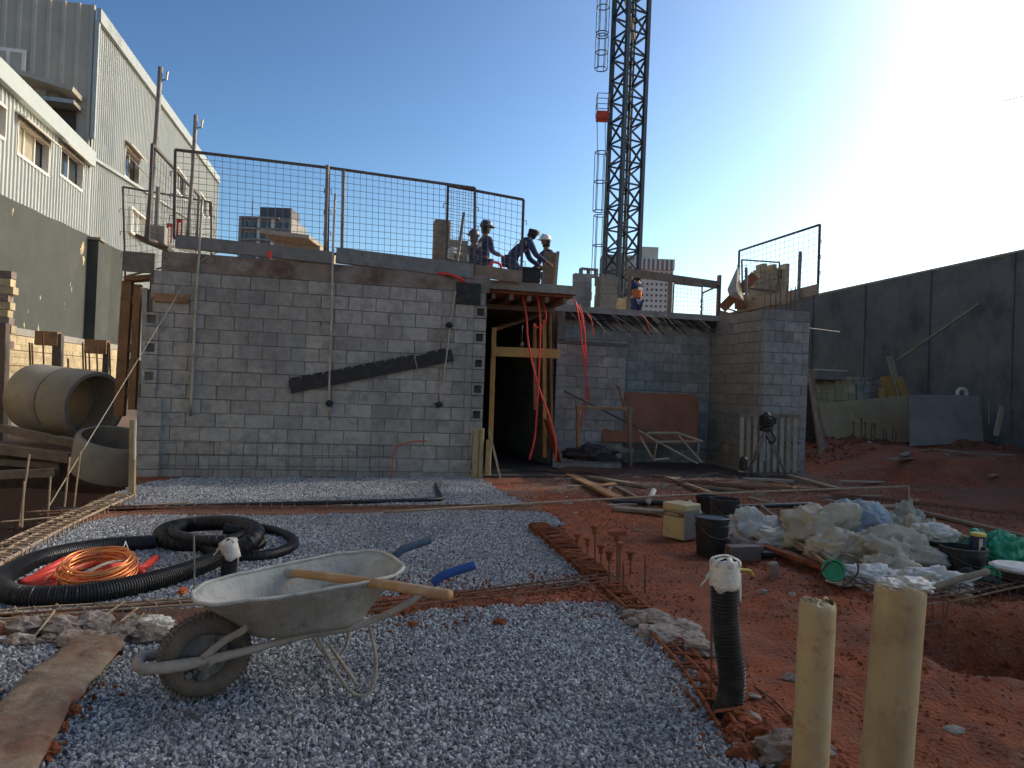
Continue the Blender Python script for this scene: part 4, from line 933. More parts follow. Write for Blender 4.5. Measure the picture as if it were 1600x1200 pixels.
o = plank((853,655),(874,722), 12.2, .02, .30, 'ply_r', 'red_board', 'red plywood piece leaning in the doorway under the hoses', 'board', upd=V)
A = pv(815, 537, 13.4); b = MB(); b.tube([A, A+Z3*.35], .012, 5); b.lathe(A-Z3*.07, [(.02,0),(.05,.03),(.05,.07),(.02,.1)], 10); tag(b.build('lamp_holder', M['galv']), 'small hanging lamp holder in the dark doorway', 'lamp')
def hose(ps, v, r, lab, mt='hose', vs=None, grp='red hoses hanging from the roof'):
    pts = [pv(a, c, v if vs is None else vs[i]) for i, (a, c) in enumerate(ps)]
    b = MB(); b.tube(curve_pts(pts, 6), r, 8); return tag(b.build('hose', M[mt], smooth=True), lab, 'hose', grp)
hose([(814,446),(822,490),(826,540),(840,600),(858,650),(868,690),(868,722)], 11.7, .016, 'red hose hanging from the crate across the doorway to the red board')
hose([(826,446),(839,462),(844,500),(843,560),(840,620),(836,680),(827,719)], 11.65, .016, 'red hose hanging straight down the middle of the doorway')
hose([(832,448),(845,464),(853,490),(850,506),(840,512),(833,507)], 11.75, .014, 'short red hose curled at the top of the doorway')
hose([(676,427),(695,427),(712,432),(724,441)], WF-.05, .017, 'short red hose above the black opening cover', vs=[WF+.02,WF-.06,WF-.08,WF-.04])
hose([(690,429),(705,429),(718,434),(727,440)], WF-.07, .015, 'second short red hose, lower of two above the black opening cover')
hose([(897,468),(908,492),(914,530),(913,560),(917,600),(910,650),(908,668)], 12.8, .015, 'long red hose hanging down the short wall right of the doorway')
hose([(905,475),(912,500),(915,540),(916,580),(919,615),(923,628)], 12.85, .013, 'red hose tucked behind the long one on the short wall')
hose([(899,470),(906,505),(909,535),(913,560)], 12.75, .013, 'short inner red hose beside the long one on the short wall')
hose([(917,490),(924,500),(927,525)], 12.9, .012, 'faint red hose end right of the long hose on the short wall')
hose([(998,492),(1008,497),(1013,510),(1017,522)], 13.7, .013, 'short red hose end over the recess wall under the orange vested worker')
hose([(612,745),(614,715),(622,697),(645,690),(668,689)], WF-.03, .008, 'thin dark red tube bent along the foot of the long wall', 'orange', grp=None)
# cream channels and a leaning batten at the wall's right end
for k, (px, y0, y1, w_) in enumerate(((741,672,752,.10),(750,670,752,.07),(762,688,742,.09))):
    root = thing('pvc_pipe', ['wide cream pipe leaning at the right end of the block wall','slimmer cream pipe beside the wide one at the wall end','short cream pipe by the doorway edge of the wall'][k], 'pipe', pv(px, y1, WF-.15-.02*k))
    b = MB(); r = w_/2; b.lathe(pv(px, y1, WF-.15-.02*k), [(r,0),(r,(y1-y0)/101),(r-.012,(y1-y0)/101),(r-.012,.02)], 14, close=True); b.build('tube', M['pvc'], root, angle=True)
plank((764,672),(782,748), 11.0, .03, .04, 'wood_p', 'batten', 'thin pale batten leaning at the left side of the doorway', 'batten')
# wire grid leaning at the foot of the wall
root = thing('mesh_sheet', 'dark welded wire grid leaning along the foot of the long wall', 'wire mesh', pv(420,745,WF-.05)); b = MB()
for k in range(20): A = pv(252+k*18+random.uniform(-3,3), 745, WF-.10); b.tube([A, A+Z3*random.uniform(.40,.56)+V*.07], .003, 4, cap=False)
for k in range(1,4): b.tube([pv(252,745,WF-.10)+Z3*.16*k+V*.02*k, pv(610,747,WF-.10)+Z3*.16*k+V*.02*k], .003, 4, cap=False)
b.build('wire_grid', M['rail'], root)
# red plywood, sawhorse frame, dark bags, folded chair frame
b = MB(); q = [pv(942,690,12.9), pv(1090,694,13.0), pv(1092,622,13.3), pv(1080,616,13.3), pv(944,611,13.3)]; q = [Vector(p) for p in q]
b.add(q+[p+V*.018 for p in q], [(0,1,2,3,4),(9,8,7,6,5)]+[(i,i+5,(i+1)%5+5,(i+1)%5) for i in range(5)]); tag(b.build('plywood_sheet', M['ply_r']), 'large red brown plywood sheet leaning against the recess wall', 'plywood')
plank((882,611),(1040,690), 12.7, .03, .05, 'rail', 'steel_bar', 'dark bar sloping down across the red plywood', 'bar')
plank((966,603),(982,660), 12.5, .03, .07, 'wood', 'timber_batten', 'short brown batten leaning on the red plywood', 'timber')
root = thing('open_trestle', 'open timber frame standing before the red plywood', 'frame', pv(945, 725, 12.2))
for p0, p1, w_, h in (((903,712),(903,633),.05,.08),((985,728),(983,636),.05,.09),((900,637),(990,639),.05,.05),((900,712),(922,702),.08,.04),((957,702),(990,704),.06,.08)):
    b = MB(); b.bar(pv(*p0, 12.2), pv(*p1, 12.2), w_, h); b.build('frame_member', M['wood_g' if p0[0] > 950 else 'wood'], root, bevel=.004)
root = thing('chair_frame', 'broken pale metal chair frame lying in the recess', 'chair', pv(1045, 720, 11.6))
cpts = [((998,672),(1027,690)),((1027,690),(1098,689)),((1098,689),(1058,676)),((1058,676),(1018,676)),((1018,676),(1010,678)),((1027,690),(1021,718)),((1021,718),(1000,682)),((1092,694),(1090,712)),((1060,680),(1096,722)),((1028,690),(1090,724)),((1021,718),(1046,716))]
for i, (p0, p1) in enumerate(cpts): b = MB(); b.bar(pv(*p0, 11.6-.1*(i%3)), pv(*p1, 11.5+.1*(i%2)), .022, .03); b.build('frame_tube', M['wood_p'], root)

def crumple(name, C, rad, seed, amp, mt, parent=None, sub=5, freq=2.2, flat=.5, floor=None, ridge=True, folds=None):
    bm = bmesh.new(); bmesh.ops.create_icosphere(bm, subdivisions=sub, radius=1); r = random.Random(seed); off = Vector((r.uniform(0,99),)*3)
    C = Vector(C)
    for v in bm.verts:
        d = v.co.normalized(); n1 = noise.noise(d*freq+off); n2 = abs(noise.noise(d*freq*2.1+off*2)); n3 = abs(noise.noise(d*freq*4.7+off)); n4 = noise.noise(d*freq*9+off)
        fo = 1-2*abs(noise.noise(Vector((d.x*freq*1.3, d.y*freq*1.3, d.z*freq*.8))*1.6+off*3)); f2 = 1-2*abs(noise.noise(Vector((d.x, d.y*1.5, d.z*.6))*freq*3.6+off)); f3 = 1-2*abs(noise.noise(d*freq*8+off))
        s_ = 1+amp*(1.0*n1-.45*n2+.34*(fo*abs(fo)-.3)+.20*(f2*abs(f2)-.2)+.07*f3+.05*n4)
        p = Vector((d.x*rad[0], d.y*rad[1], d.z*rad[2]))*s_
        if p.z < -rad[2]*flat: p.z = -rad[2]*flat+(p.z+rad[2]*flat)*.12
        v.co = C+p
    me = bpy.data.meshes.new(name); org = ORG.get(parent.name) if parent else Vector((C.x, C.y, C.z-rad[2]*flat))
    for v in bm.verts: v.co -= org
    for e in bm.edges:
        if len(e.link_faces) == 2 and e.calc_face_angle(0) > .6: e.smooth = False
    flatf = name in ('rubble_lump','earth_lump','concrete_lump','plaster_lump','clod')
    for f in bm.faces: f.smooth = not flatf
    bm.to_mesh(me); bm.free(); me.materials.append(mt); o = bpy.data.objects.new(name, me); COL.objects.link(o)
    if parent: o.parent = parent
    else: o.location = org
    ORG[o.name] = org; return o
tag(crumple('dark_bag', pv(925,712,12.0), (.42,.22,.16), 4, .5, M['black_d']), 'black plastic sheet slumped under the open timber frame', 'bag')
plank((1113,704),(1137,675), 13.6, .03, .10, 'wood_g', 'timber_batten', 'grey batten leaning in the corner left of the pillar', 'timber')
# pallet leaning on the pillar, and the tripod
root = thing('pallet', 'pale weathered timber pallet standing against the block pillar', 'pallet', pv(1200,742,12.0))
for k in range(9):
    x = 1158+k*10.4; y1 = 647; A = pv(x, 738, 11.95); B = pv(x+1.5, y1, 12.08); b = MB(); b.bar(A, B, .022, .075, U); o = b.build('slat', M['wood_p'], root)
for y in (648,690,735): b = MB(); A = pv(1153,y,12.06); B = pv(1250,y+2,12.06); b.bar(A, B, .05, .06); b.build('stringer', M['wood_g'], root)
root = thing('tripod', 'surveying tripod with a dark instrument head in front of the pallet', 'tripod', pv(1197, 736, 11.5))
T = pv(1197, 672, 11.5)
for (a, c, vv, m_, w_) in ((1165,732,11.3,'wood_g',.055),(1232,730,11.35,'wood_g',.055),(1197,737,11.2,'galv',.05)):
    F_ = pv(a, c, vv); F_.z = .03; n_ = 'leg'; d = (T-F_)
    b = MB(); b.bar(F_, F_+d*.55, w_*.55, w_*.5); lg = b.build(n_, M['rail'], root)
    for s_ in (-1,1): b = MB(); b.bar(F_+d*.38+U*s_*.028, F_+d*1.0+U*s_*.028, .022, .03); b.build('leg_rail', M[m_], lg)
b = MB(); b.lathe(T-Z3*.02, [(.09,0),(.11,.02),(.11,.06),(.07,.08)], 16); b.build('head_plate', M['black_d'], root)
b = MB(); b.box(T+Z3*.16, (.20,.16,.20), U); b.box(T+Z3*.17+U*.13, (.10,.09,.12), U); b.lathe(T+Z3*.17-V*.12, [(.05,0),(.06,.04),(.05,.12)], 12, V); b.lathe(T+Z3*.25, [(.08,0),(.05,.05),(.03,.07)], 12); b.build('instrument', M['black_d'], root, bevel=.015)
b = MB(); b.tube(curve_pts([T+U*.1, T+U*.16-Z3*.15-V*.05, T+U*.06-Z3*.22-V*.06, T-U*.04-Z3*.1-V*.06], 4), .02, 6); b.build('strap', M['black_d'], root)
b = MB(); A = pv(1162,726,11.3); b.lathe(A-Z3*.1, [(.06,0),(.08,.05),(.07,.2),(.03,.24)], 10); tag(b.build('dark_bottle', M['black_d']), 'dark flask standing at the left foot of the tripod', 'bottle')
# tall leaning panel, big plywood sheet, grey sheet, block stacks, timbers by the mound
def sheet(ps, mt, name, lab, cat, th=.02):
    q = [Vector(p) for p in ps]; n = len(q); b = MB(); nrm = (q[1]-q[0]).cross(q[2]-q[0]).normalized()
    b.add(q+[p+nrm*th for p in q], [tuple(range(n)), tuple(range(2*n-1, n-1, -1))]+[(i,(i+1)%n,(i+1)%n+n,i+n) for i in range(n)]); return tag(b.build(name, M[mt]), lab, cat)
sheet([pv(1262,578,14.3), pv(1270,576,14.3), pv(1296,726,13.6), pv(1284,727,13.2)], 'wood_g', 'leaning_sheet', 'tall narrow grey green panel leaning right of the pillar', 'panel', .06)
sheet([pv(1262,596,15.0), pv(1266,596,15.0), pv(1288,722,14.0), pv(1258,722,14.4)], 'black_d', 'leaning_sheet', 'black sheet behind the tall narrow leaning panel', 'panel', .02)
vz = 15.2
sheet([pv(1292,694,vz), pv(1420,691,vz), pv(1418,618,vz+.4), pv(1279,631,vz+.4)], 'ply', 'plywood_sheet', 'wide tan plywood sheet standing behind the red mound', 'plywood')
sheet([pv(1421,697,13.5), pv(1536,692,13.5), pv(1530,618,13.8), pv(1420,617,13.8)], 'ply_g', 'grey_board', 'large grey board standing right of the tan plywood', 'board')
for nm, x0, cols, rows, me, lab, grp in (('a',1268,6,5,HC,'cream hollow block in the sunlit-coloured half of the stack behind the tan plywood','cream blocks stacked behind the plywood'),
                              ('b',1334,4,5,HB,'grey hollow block in the shade-coloured half of the stack behind the tan plywood','grey blocks stacked behind the plywood')):
    A = pv(x0, 662, 16.6);  # sunlit and shaded halves of the stack put into the block colours
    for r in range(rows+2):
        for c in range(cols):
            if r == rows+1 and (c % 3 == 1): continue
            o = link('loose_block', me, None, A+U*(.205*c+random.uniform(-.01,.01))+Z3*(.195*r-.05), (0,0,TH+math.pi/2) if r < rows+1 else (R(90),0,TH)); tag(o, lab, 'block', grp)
root = thing('wrapped_pallet', 'pallet top wrapped in clear sheet at the left end of the block stack', 'pallet', pv(1283,588,16.4)); b = MB(); b.box(pv(1283,588,16.4)+Z3*.03, (.85,.8,.26), U); b.build('wrap', M['ply_g'], root, bevel=.03); b = MB(); b.box(pv(1283,582,16.4)+Z3*.05, (.88,.84,.03), U); b.build('top_sheet', M['tape'], root)
for k, (p0, p1, w_) in enumerate((((1386,620),(1383,588),.22),((1393,622),(1388,590),.25),((1406,622),(1390,557),.16),((1414,620),(1404,590),.2),((1380,640),(1377,606),.2))):
    plank(p1, p0, 15.9-.05*k, .05, w_, 'wood_y' if k != 2 else 'wood_p', 'timber_board', ['short yellow board beside the block stack','middle short yellow board beside the block stack','tall pale board rising above the short yellow ones','rightmost yellow board above the tan plywood','lowest yellow board leaning behind the tan plywood'][k], 'timber', upd=U)
A = pv(1503,616,13.9); b = MB(); b.tube(curve_pts([A-U*.12-Z3*.03, A-U*.12+Z3*.06, A-U*.05+Z3*.12, A+U*.05+Z3*.12, A+U*.12+Z3*.06, A+U*.12-Z3*.03], 4), .04, 8); tag(b.build('pipe_bend', M['tape'], smooth=True), 'white arched pipe piece on top of the large grey board', 'pipe bend')
plank((1556,681),(1566,634), 13.0, .04, .12, 'wood_p', 'batten', 'pale upright batten by the dark hoarding at far right', 'timber', upd=U)
plank((1580,684),(1582,640), 12.9, .04, .05, 'rail', 'steel_post', 'slim dark post by the dark hoarding at far right', 'post', upd=U)
plank((1545,662),(1546,624), 13.2, .02, .03, 'galv', 'steel_rod', 'thin upright rod right of the large grey board', 'rod', upd=U)
# capped starter bars
def capped(px, y0, y1, v, lab, grp, cap=True, r=.011, mt='rebar', wide=False, capc='orange_cap'):
    B = pv(px, y1, v) if v else pg(px, y1); A = pv(px, y0, v) if v else py_(px, y0, B.y)
    root = thing('starter_bar', lab, 'rebar', B, grp); b = MB(); b.tube([B-Z3*.12, B.lerp(A,.5)+U*random.uniform(-.004,.004), A], r, 7); b.build('bar', M[mt], root)
    if cap:
        b = MB(); 
        if wide: b.box(A+Z3*.01, (.13,.045,.03), U); b.lathe(A-Z3*.05, [(.018,0),(.02,.06)], 10)
        else: b.lathe(A-Z3*.045, [(.017,0),(.020,.045),(.032,.05),(.033,.066),(.02,.074)], 12)
        b.build('cap', M['clod'], root, angle=True)
M['clod'] = M['clod']
for k, (px, y0, y1) in enumerate(((1334,661,706),(1346,655,706),(1352,662,708),(1362,664,706),(1367,663,704),(1381,668,704),(1385,672,704),(1395,666,704),(1400,670,703))):
    capped(px, y0, y1, 14.4, 'rusty capped bar standing before the tan plywood' if k < 5 else 'thin bent bar standing before the right half of the tan plywood', 'bars standing before the tan plywood', cap=k < 5, r=.014 if k < 5 else .009)
CAPG = 'rusty capped bars at the gravel edge'
for px, y0, y1, cap, wide, lab in ((902,838,868,1,0,'shortest capped bar, leftmost in the group at the gravel edge'),(918,844,880,1,0,'second capped bar from the left at the gravel edge'),
        (929,826,896,1,0,'tall capped bar in the left half of the group at the gravel edge'),(939,856,900,1,0,'small capped bar left of the pair in the middle of the group'),
        (952,866,930,1,0,'capped bar nearest the gravel, left of the T topped one'),(964,835,920,1,1,'bar with a wide T shaped top at the gravel edge'),
        (968,852,905,1,0,'capped bar just right of the T topped one'),(985,866,900,1,0,'rightmost capped bar of the group at the gravel edge'),
        (974,880,935,0,0,'bare thin bar among the capped ones'),(1008,866,930,0,0,'bare bar standing alone right of the capped group')):
    capped(px, y0, y1, None, lab, CAPG, bool(cap), .0075, wide=bool(wide))
capped(303, 836, 948, None, 'bare grey bar standing between the black coil and the wheelbarrow', None, False, .006, 'steel')
for px, y0, y1, l, lab in ((46,710,822,30,'tallest pale bar at the pit edge, leaning right'),(38,752,824,34,'stout pale bar at the far left of the pit edge'),(79,745,806,75,'short pale bar at the pit edge'),(109,714,800,100,'pale bar at the pit edge, second from right'),(126,705,796,115,'pale bar at the pit edge nearest the wall')):
    B = pg(l, y1); A = py_(px, y0, B.y); b = MB(); b.tube([B, A], .011, 6); tag(b.build('starter_bar', M['rebar_pale']), lab, 'rebar', 'pale bars along the pit edge')
B = pg(206, 780); A = py_(208, 655, B.y); root = thing('marker_post', 'cream square post at the pit edge left of the wall', 'post', B); b = MB(); b.bar(B, A, .065, .065); b.build('shaft', M['pvc'], root, bevel=.008)
b = MB(); b.bar(A.lerp(B,.0)+U*.03-V*.034, A.lerp(B,.5)+U*.03-V*.034, .02, .012); b.build('sunlit_strip', M['white'], root)  # white strip paints the sunlit upper right edge of the post

# ------------------------------------------------------------------ reinforcement cages in the ground beams
def cage(label, path, w_, h, z, step, mt, grp='reinforcement cages laid along the gravel beds', r=.007, rs=.0045, ang=0, drop=.6, stir='stirrup', wob=.01, skip=0, tw=.18):
    pts = [pg(a, c, z) for a, c in path]; root = thing('rebar_cage', label, 'rebar cage', pts[0], grp)
    L_ = sum((q-p).length for p, q in zip(pts, pts[1:])); dirs = [(q-p).normalized() for p, q in zip(pts, pts[1:])]
    sides = [Vector((-d.y, d.x, 0)) for d in dirs]; sv = [sides[0]]+[(sides[i]+sides[i+1]).normalized() for i in range(len(sides)-1)]+[sides[-1]]
    for i, j in ((-1,0),(1,0),(-1,-1),(1,-1),(0,0)):
        b = MB(); b.tube(curve_pts([p+s_*(i*w_/2)+Z3*(j*h+h*.25)+Vector((0,0,random.uniform(-wob,wob))) for p, s_ in zip(pts, sv)], 6), r, 6); b.build('long_bar', M[mt], root)
    b = MB(); hw, hh = w_/2+.01, h; rp = [Vector((0,-hw,-hh)), Vector((0,-hw,.0)), Vector((0,-hw+.02,.012)), Vector((0,hw-.02,.012)), Vector((0,hw,0)), Vector((0,hw,-hh))]
    b.tube(rp, rs, 5); me = b.mesh(stir, mats=M[mt]); t = .05; seg = 0; acc = 0
    while t < L_:
        while seg < len(dirs)-1 and t-acc > (pts[seg+1]-pts[seg]).length: acc += (pts[seg+1]-pts[seg]).length; seg += 1
        P = pts[seg]+dirs[seg]*(t-acc)+Z3*(h*.25+random.uniform(-.006,.014)); az = math.atan2(dirs[seg].y, dirs[seg].x)+ang+random.uniform(-tw,tw)
        o = link(stir, me, root, P, (random.uniform(-.1,.1), random.uniform(-.25,.25), az)); t += step*random.uniform(.75,1.25)
    return root
cage('pale dusty reinforcement cage along the sunlit pit edge', [(-40,893),(40,850),(110,815),(195,776)], .22, .12, .04, .11, 'rebar_pale', r=.012, rs=.007)
cage('rusty reinforcement cage between the two far gravel beds', [(60,806),(200,797),(420,796),(640,795),(828,793)], .16, .12, .03, .14, 'rebar', r=.008)
cage('grey dusty reinforcement cage behind the stained sheeting and the barrow wheel', [(-60,975),(60,966),(200,956),(345,945)], .17, .14, .035, .12, 'rebar_pale', r=.007, ang=.5)
cage('red dusty reinforcement cage crossing behind the wheelbarrow handle', [(560,955),(700,940),(850,922),(965,905)], .15, .12, .03, .16, 'rebar', r=.0065)
cage('clay coated close stirrups at the corner of the middle gravel bed', [(840,822),(868,845),(900,872),(935,902)], .17, .10, .040, .06, 'clod', r=.010, rs=.012, wob=.012, tw=.35)
cage('clay coated reinforcement cage running from the capped bars to the black upright pipe', [(930,895),(990,950),(1050,1010),(1100,1065),(1150,1140)], .14, .07, .030, .12, 'clod', r=.009, rs=.008, wob=.018, tw=.6)
cage('reddish reinforcement cage in front of the heap of bags', [(1405,950),(1480,938),(1560,922),(1680,898)], .20, .14, .07, .11, 'rebar', r=.008)
cage('half buried reinforcement bars sloping down below the bags', [(1290,880),(1340,915),(1400,950)], .14, .10, .05, .14, 'rebar', r=.007)
def rodg(p0, p1, z0, z1, r, mt, name, lab, cat, bend=0, grp=None):
    A = pg(*p0, z0); B = pg(*p1, z1); C = (A+B)/2+Z3*bend; b = MB(); b.tube(curve_pts([A, C, B], 8), r, 8); return tag(b.build(name, M[mt], smooth=True), lab, cat, grp)
rodg((885,898),(1063,1008), .06, .05, .006, 'rebar', 'steel_rod', 'thin dark rod lying across the grey clods to the gravel edge', 'rod')
rodg((600,800),(1420,760), .08, .16, .014, 'rebar_pale', 'steel_rod', 'very long thin rod lying across the yard from the gravel to the right', 'rod', bend=.03)
rodg((1420,760),(1421,790), .16, .0, .008, 'rebar_pale', 'steel_rod', 'short upright rod at the right end of the very long rod', 'rod')
rodg((1148,792),(1268,788), .06, .08, .03, 'black', 'plastic_pipe', 'thin black pipe lying to the right of the black buckets', 'pipe')
rodg((953,785),(1040,786), .05, .06, .035, 'black', 'plastic_pipe', 'short black pipe left of the cream tin', 'pipe')
rodg((1188,790),(1312,886), .10, .14, .022, 'wood_g', 'timber_batten', 'upper of two long battens slanting over the bags', 'timber')
rodg((1180,797),(1305,893), .08, .12, .020, 'wood', 'timber_batten', 'lower of two long battens slanting over the bags', 'timber')
rodg((1170,778),(1270,800), .04, .04, .025, 'wood_p', 'timber_batten', 'pale batten lying behind the black buckets', 'timber')
for k, (p0, p1, w_, mt) in enumerate((((890,742),(965,778),.16,'wood'),((920,745),(1010,760),.12,'wood_g'),((1040,745),(1110,770),.08,'rebar_pale'),((1060,752),(1180,764),.05,'rebar'),((1230,742),(1310,764),.10,'wood_p'),((1380,800),(1535,848),.09,'wood'),((1440,800),(1600,838),.07,'wood_g'),((1290,782),(1440,808),.10,'wood_g'),((1190,852),(1340,905),.10,'clod'),((960,794),(1040,800),.20,'wood_g'),((1440,835),(1590,895),.10,'wood_y'),((1160,748),(1240,752),.12,'concrete'))):
    A = pg(*p0, .05); B = pg(*p1, .06); b = MB(); b.bar(A, B, w_, .04); tag(b.build('plank', M[mt], bevel=.006), ['reddish plank edging the path before the doorway','grey board in the rubble before the open timber frame','thin pale bars in the rubble under the chair frame','rusty flat bar in the rubble before the pallet','pale plank lying at the foot of the pallet','brown plank running behind the can and the green bag','grey plank on the ground at the far right behind the bags','grey plank behind the beige and blue sheet','earth covered plank edge below the white plastic','wide grey board end left of the cream tin','yellow plank under the white bucket at far right','grey kerb piece under the tripod'][k], 'plank')
A = pg(1020,787,.0); b = MB(); b.tube([pg(1012,786,.06), py_(1022,766,pg(1012,786,.06).y+.2)], .035, 10); tag(b.build('pipe_stub', M['tape'], smooth=True), 'short white and grey pipe stub left of the cream tin', 'pipe')

# ------------------------------------------------------------------ tin, buckets, bags
P0 = pg(1034,838); P1 = pg(1069,846); X = (P1-P0).normalized(); W_ = (P1-P0).length*.98; Y_ = Vector((-X.y, X.x, 0)); D_ = .25
C = P0+X*W_/2+Y_*D_/2; C.z = 0; HT = (838-782)/1150*P0.y*.97
root = thing('paint_tin', 'square cream tin with a dark lettered band, left of the black buckets', 'tin', C)
b = MB(); b.box(C+Z3*HT*.40, (W_*.97, D_*.97, HT*.80), X); b.build('tin_body', M['tin'], root, bevel=.012)
b = MB(); b.box(C+Z3*HT*.90, (W_*1.03, D_*1.03, HT*.20), X); b.build('lid', M['tin'], root, bevel=.012)
b = MB(); b.box(C-Y_*(D_*.485+.002)+Z3*HT*.70, (W_*.95, .003, HT*.14), X); b.build('label_band', M['band_dk'], root)
b = MB(); b.box(C+X*(W_*.485+.002)+Z3*HT*.5, (.003, D_*.9, HT*.9), X); b.build('grey_side', M['ply_g'], root)
x = -W_*.40
for k in range(9):
    w1 = W_*random.uniform(.035,.07); hh_ = HT*random.choice([.05,.075,.075]); b = MB(); b.box(C-Y_*(D_*.485+.0055)+X*(x+w1/2)+Z3*(HT*.70+(hh_-HT*.075)/2), (w1, .002, hh_), X); b.build('letter_mark', M['ink'], root); x += w1+W_*.022
def bucket(label, P, r, h, mt='black', lid=False, handle=True, rimmat=None, content=None):
    root = thing('bucket', label, 'bucket', P); b = MB()
    pr = [(r*.86,0),(r*.98,h*.80),(r*1.04,h*.80),(r*1.04,h*.84),(r*.99,h*.85),(r*1.0,h*.97),(r*1.05,h*.97),(r*1.05,h),(r*.96,h),(r*.94,h*.8),(r*.84,.012)]
    b.lathe(P, pr, 32); b.build('bucket_body', M[mt], root, angle=True)
    if lid:
        b = MB(); b.lathe(P+Z3*h*.985, [(r*1.06,0),(r*1.07,.018),(r*1.0,.022),(r*.97,.010),(0.001,.010)], 32); b.build('lid', M[mt], root, angle=True)
    if handle:
        b = MB(); b.tube(curve_pts([P+Z3*h*.86+U*r*1.03, P+Z3*h*.62+U*r*.7-V*r*.85, P+Z3*h*.52-V*r*1.12, P+Z3*h*.62-U*r*.7-V*r*.85, P+Z3*h*.86-U*r*1.03], 5), .004, 5); b.build('handle', M['rail'], root)
    if content:
        b = MB(); b.lathe(P+Z3*h*.8, [(r*.93,0),(0.001,.015)], 24); b.build('content', M[content], root)
    return root
P = pg(1111,866); bucket('black lidded bucket standing nearest, right of the cream tin', P, .150, .325, lid=True)
P = pg(1131,832); bucket('black bucket behind the lidded one', P, .155, .36, content='black_d')
P = pg(1106,800); bucket('low black tub behind the cream tin', P, .15, .20, content='black_d', handle=False)
tag(crumple('plastic_bag', pg(1082,830)+Vector((.02,.15,.12)), (.10,.1,.15), 12, .4, M['bag_w']), 'thin clear bag between the cream tin and the black buckets', 'bag')
def bag(px, py, rad, seed, mt, lab, amp=.45, z=.0, cat='bag', name='plastic_bag', freq=2.2, sub=5):
    P = pg(px, py, z); P.z = z+rad[2]*.5; return tag(crumple(name, P, rad, seed, amp, M[mt], sub=sub, freq=freq), lab, cat)
bag(1172,846,(.25,.17,.20),21,'bag_w','greyish white plastic bag right of the black buckets')
bag(1150,866,(.22,.15,.10),22,'clod_g','brown paper sack under the greyish white bag',.35)
bag(1200,838,(.10,.08,.13),23,'cyan','small cyan plastic packet between the white plastic bags')
bag(1217,856,(.20,.13,.12),24,'bag_w','shiny white plastic wrapper left of the slanting battens',.5,freq=3)
A = pg(1215,870); b = MB(); b.box(A+Z3*.03, (.38,.12,.03), U-V*.25); tag(b.build('slab_piece', M['black_d']), 'flat black board under the shiny white wrapper', 'board')
A = pg(1160,878); b = MB(); b.box(A+Z3*.08, (.30,.10,.13), U); tag(b.build('metal_box', M['rail'], bevel=.008), 'dull grey metal box behind the taped black pipe', 'box')
A = pg(1208,903); b = MB(); b.box(A+Z3*.05, (.08,.06,.16), U+Z3*.15); tag(b.build('wood_chip', M['clod_g'], bevel=.02), 'small pinkish wood offcut standing in the red earth', 'offcut')
b = MB(); b.tube(curve_pts([pg(1156,890,.10), pg(1172,892,.06), pg(1177,900,.02)], 4), .012, 6); tag(b.build('yellow_tie', M['yellow']), 'short yellow strip right of the taped black pipe', 'strip')
# beige and blue sheet, knotted in the middle
root = thing('crumpled_sheet', 'big crumpled beige and blue sheet, the tallest in the heap of bags', 'sheet', pg(1305,860))
crumple('beige_half', pg(1283,862)+Z3*.17, (.36,.26,.27), 31, .42, M['bag_c'], root, freq=1.6)
crumple('blue_half', pg(1333,860)+Z3*.19, (.34,.28,.29), 36, .30, M['bag_b'], root, freq=1.7)
bag(1272,846,(.26,.2,.17),33,'bag_c','beige cloth end at the left of the crumpled sheet',.5)
bag(1375,846,(.22,.2,.22),41,'bag_g','grey sack tied at the top behind the big pale sack',.45)
bag(1415,842,(.16,.15,.25),48,'bag_g','upright grey sack neck right of the blue sheet',.5)
bag(1395,894,(.42,.26,.24),42,'bag_g','big pale grey sack in the front of the heap',.38,freq=1.7)
bag(1448,884,(.26,.2,.26),43,'bag_g','slumped pale sack left of the white topped bucket',.45)
bag(1310,885,(.26,.2,.19),44,'bag_c','small beige sack with a dark mouth below the blue sheet',.4)
bag(1362,866,(.22,.12,.08),45,'cyan','blue sheet end under the crumpled sheet',.3); bpy.data.objects['plastic_bag'].select_set(False)
bag(1360,915,(.27,.16,.10),46,'bag_w','grey white plastic at the front of the heap',.5,freq=3)
bag(1455,925,(.30,.18,.11),47,'bag_w','white plastic right behind the tall cream pipe',.5,freq=3)
bag(1385,905,(.22,.14,.14),49,'bag_c','pale plastic fold in front of the big grey sack',.5)
A = pg(1302,902,.08)
b = MB(); b.lathe(A+Z3*.05, [(.075,0),(.085,.01),(.085,.05),(.07,.05),(.065,.01)], 20, Vector((-.4,-.8,.35))); tag(b.build('jar_lid', M['green']), 'dull green round lid in the mouth of the small beige sack', 'lid')
bag(1308,905,(.09,.08,.06),50,'black_d','dark lump below the green lid')
b = MB(); b.tube(curve_pts([pg(1275,905,.10), pg(1290,885,.35), pg(1310,868,.42), pg(1335,872,.40), pg(1340,895,.22), pg(1318,915,.10), pg(1300,912,.06)], 6), .006, 6); tag(b.build('wire_loop', M['rail']), 'thin dark wire loop over the small beige sack', 'wire')
plank((1285,880),(1290,850), 7.4, .03, .04, 'rail', 'steel_bracket', 'dark upright metal bracket beside the slanting battens', 'bracket')
P = pg(1503,905); bucket('dark grey bucket with a white bag on top, by the coloured can', P, .17, .27, 'black_d'); ORG_ = P
tag(crumple('plastic_bag', P+Vector((-.10,.25,.32)), (.19,.14,.09), 51, .35, M['bag_w']), 'white bag on top of the dark grey bucket', 'bag')
P = pg(1590,925); bucket('dark tub with a white rim at the right edge of the picture', P, .17, .17, 'black_d', handle=False)
b = MB(); b.lathe(P+Z3*.175, [(.19,0),(.20,.02),(.17,.035),(.001,.03)], 24); tag(b.build('tub_cover', M['bag_w']), 'crumpled white cover on the dark tub at the right edge', 'cover')
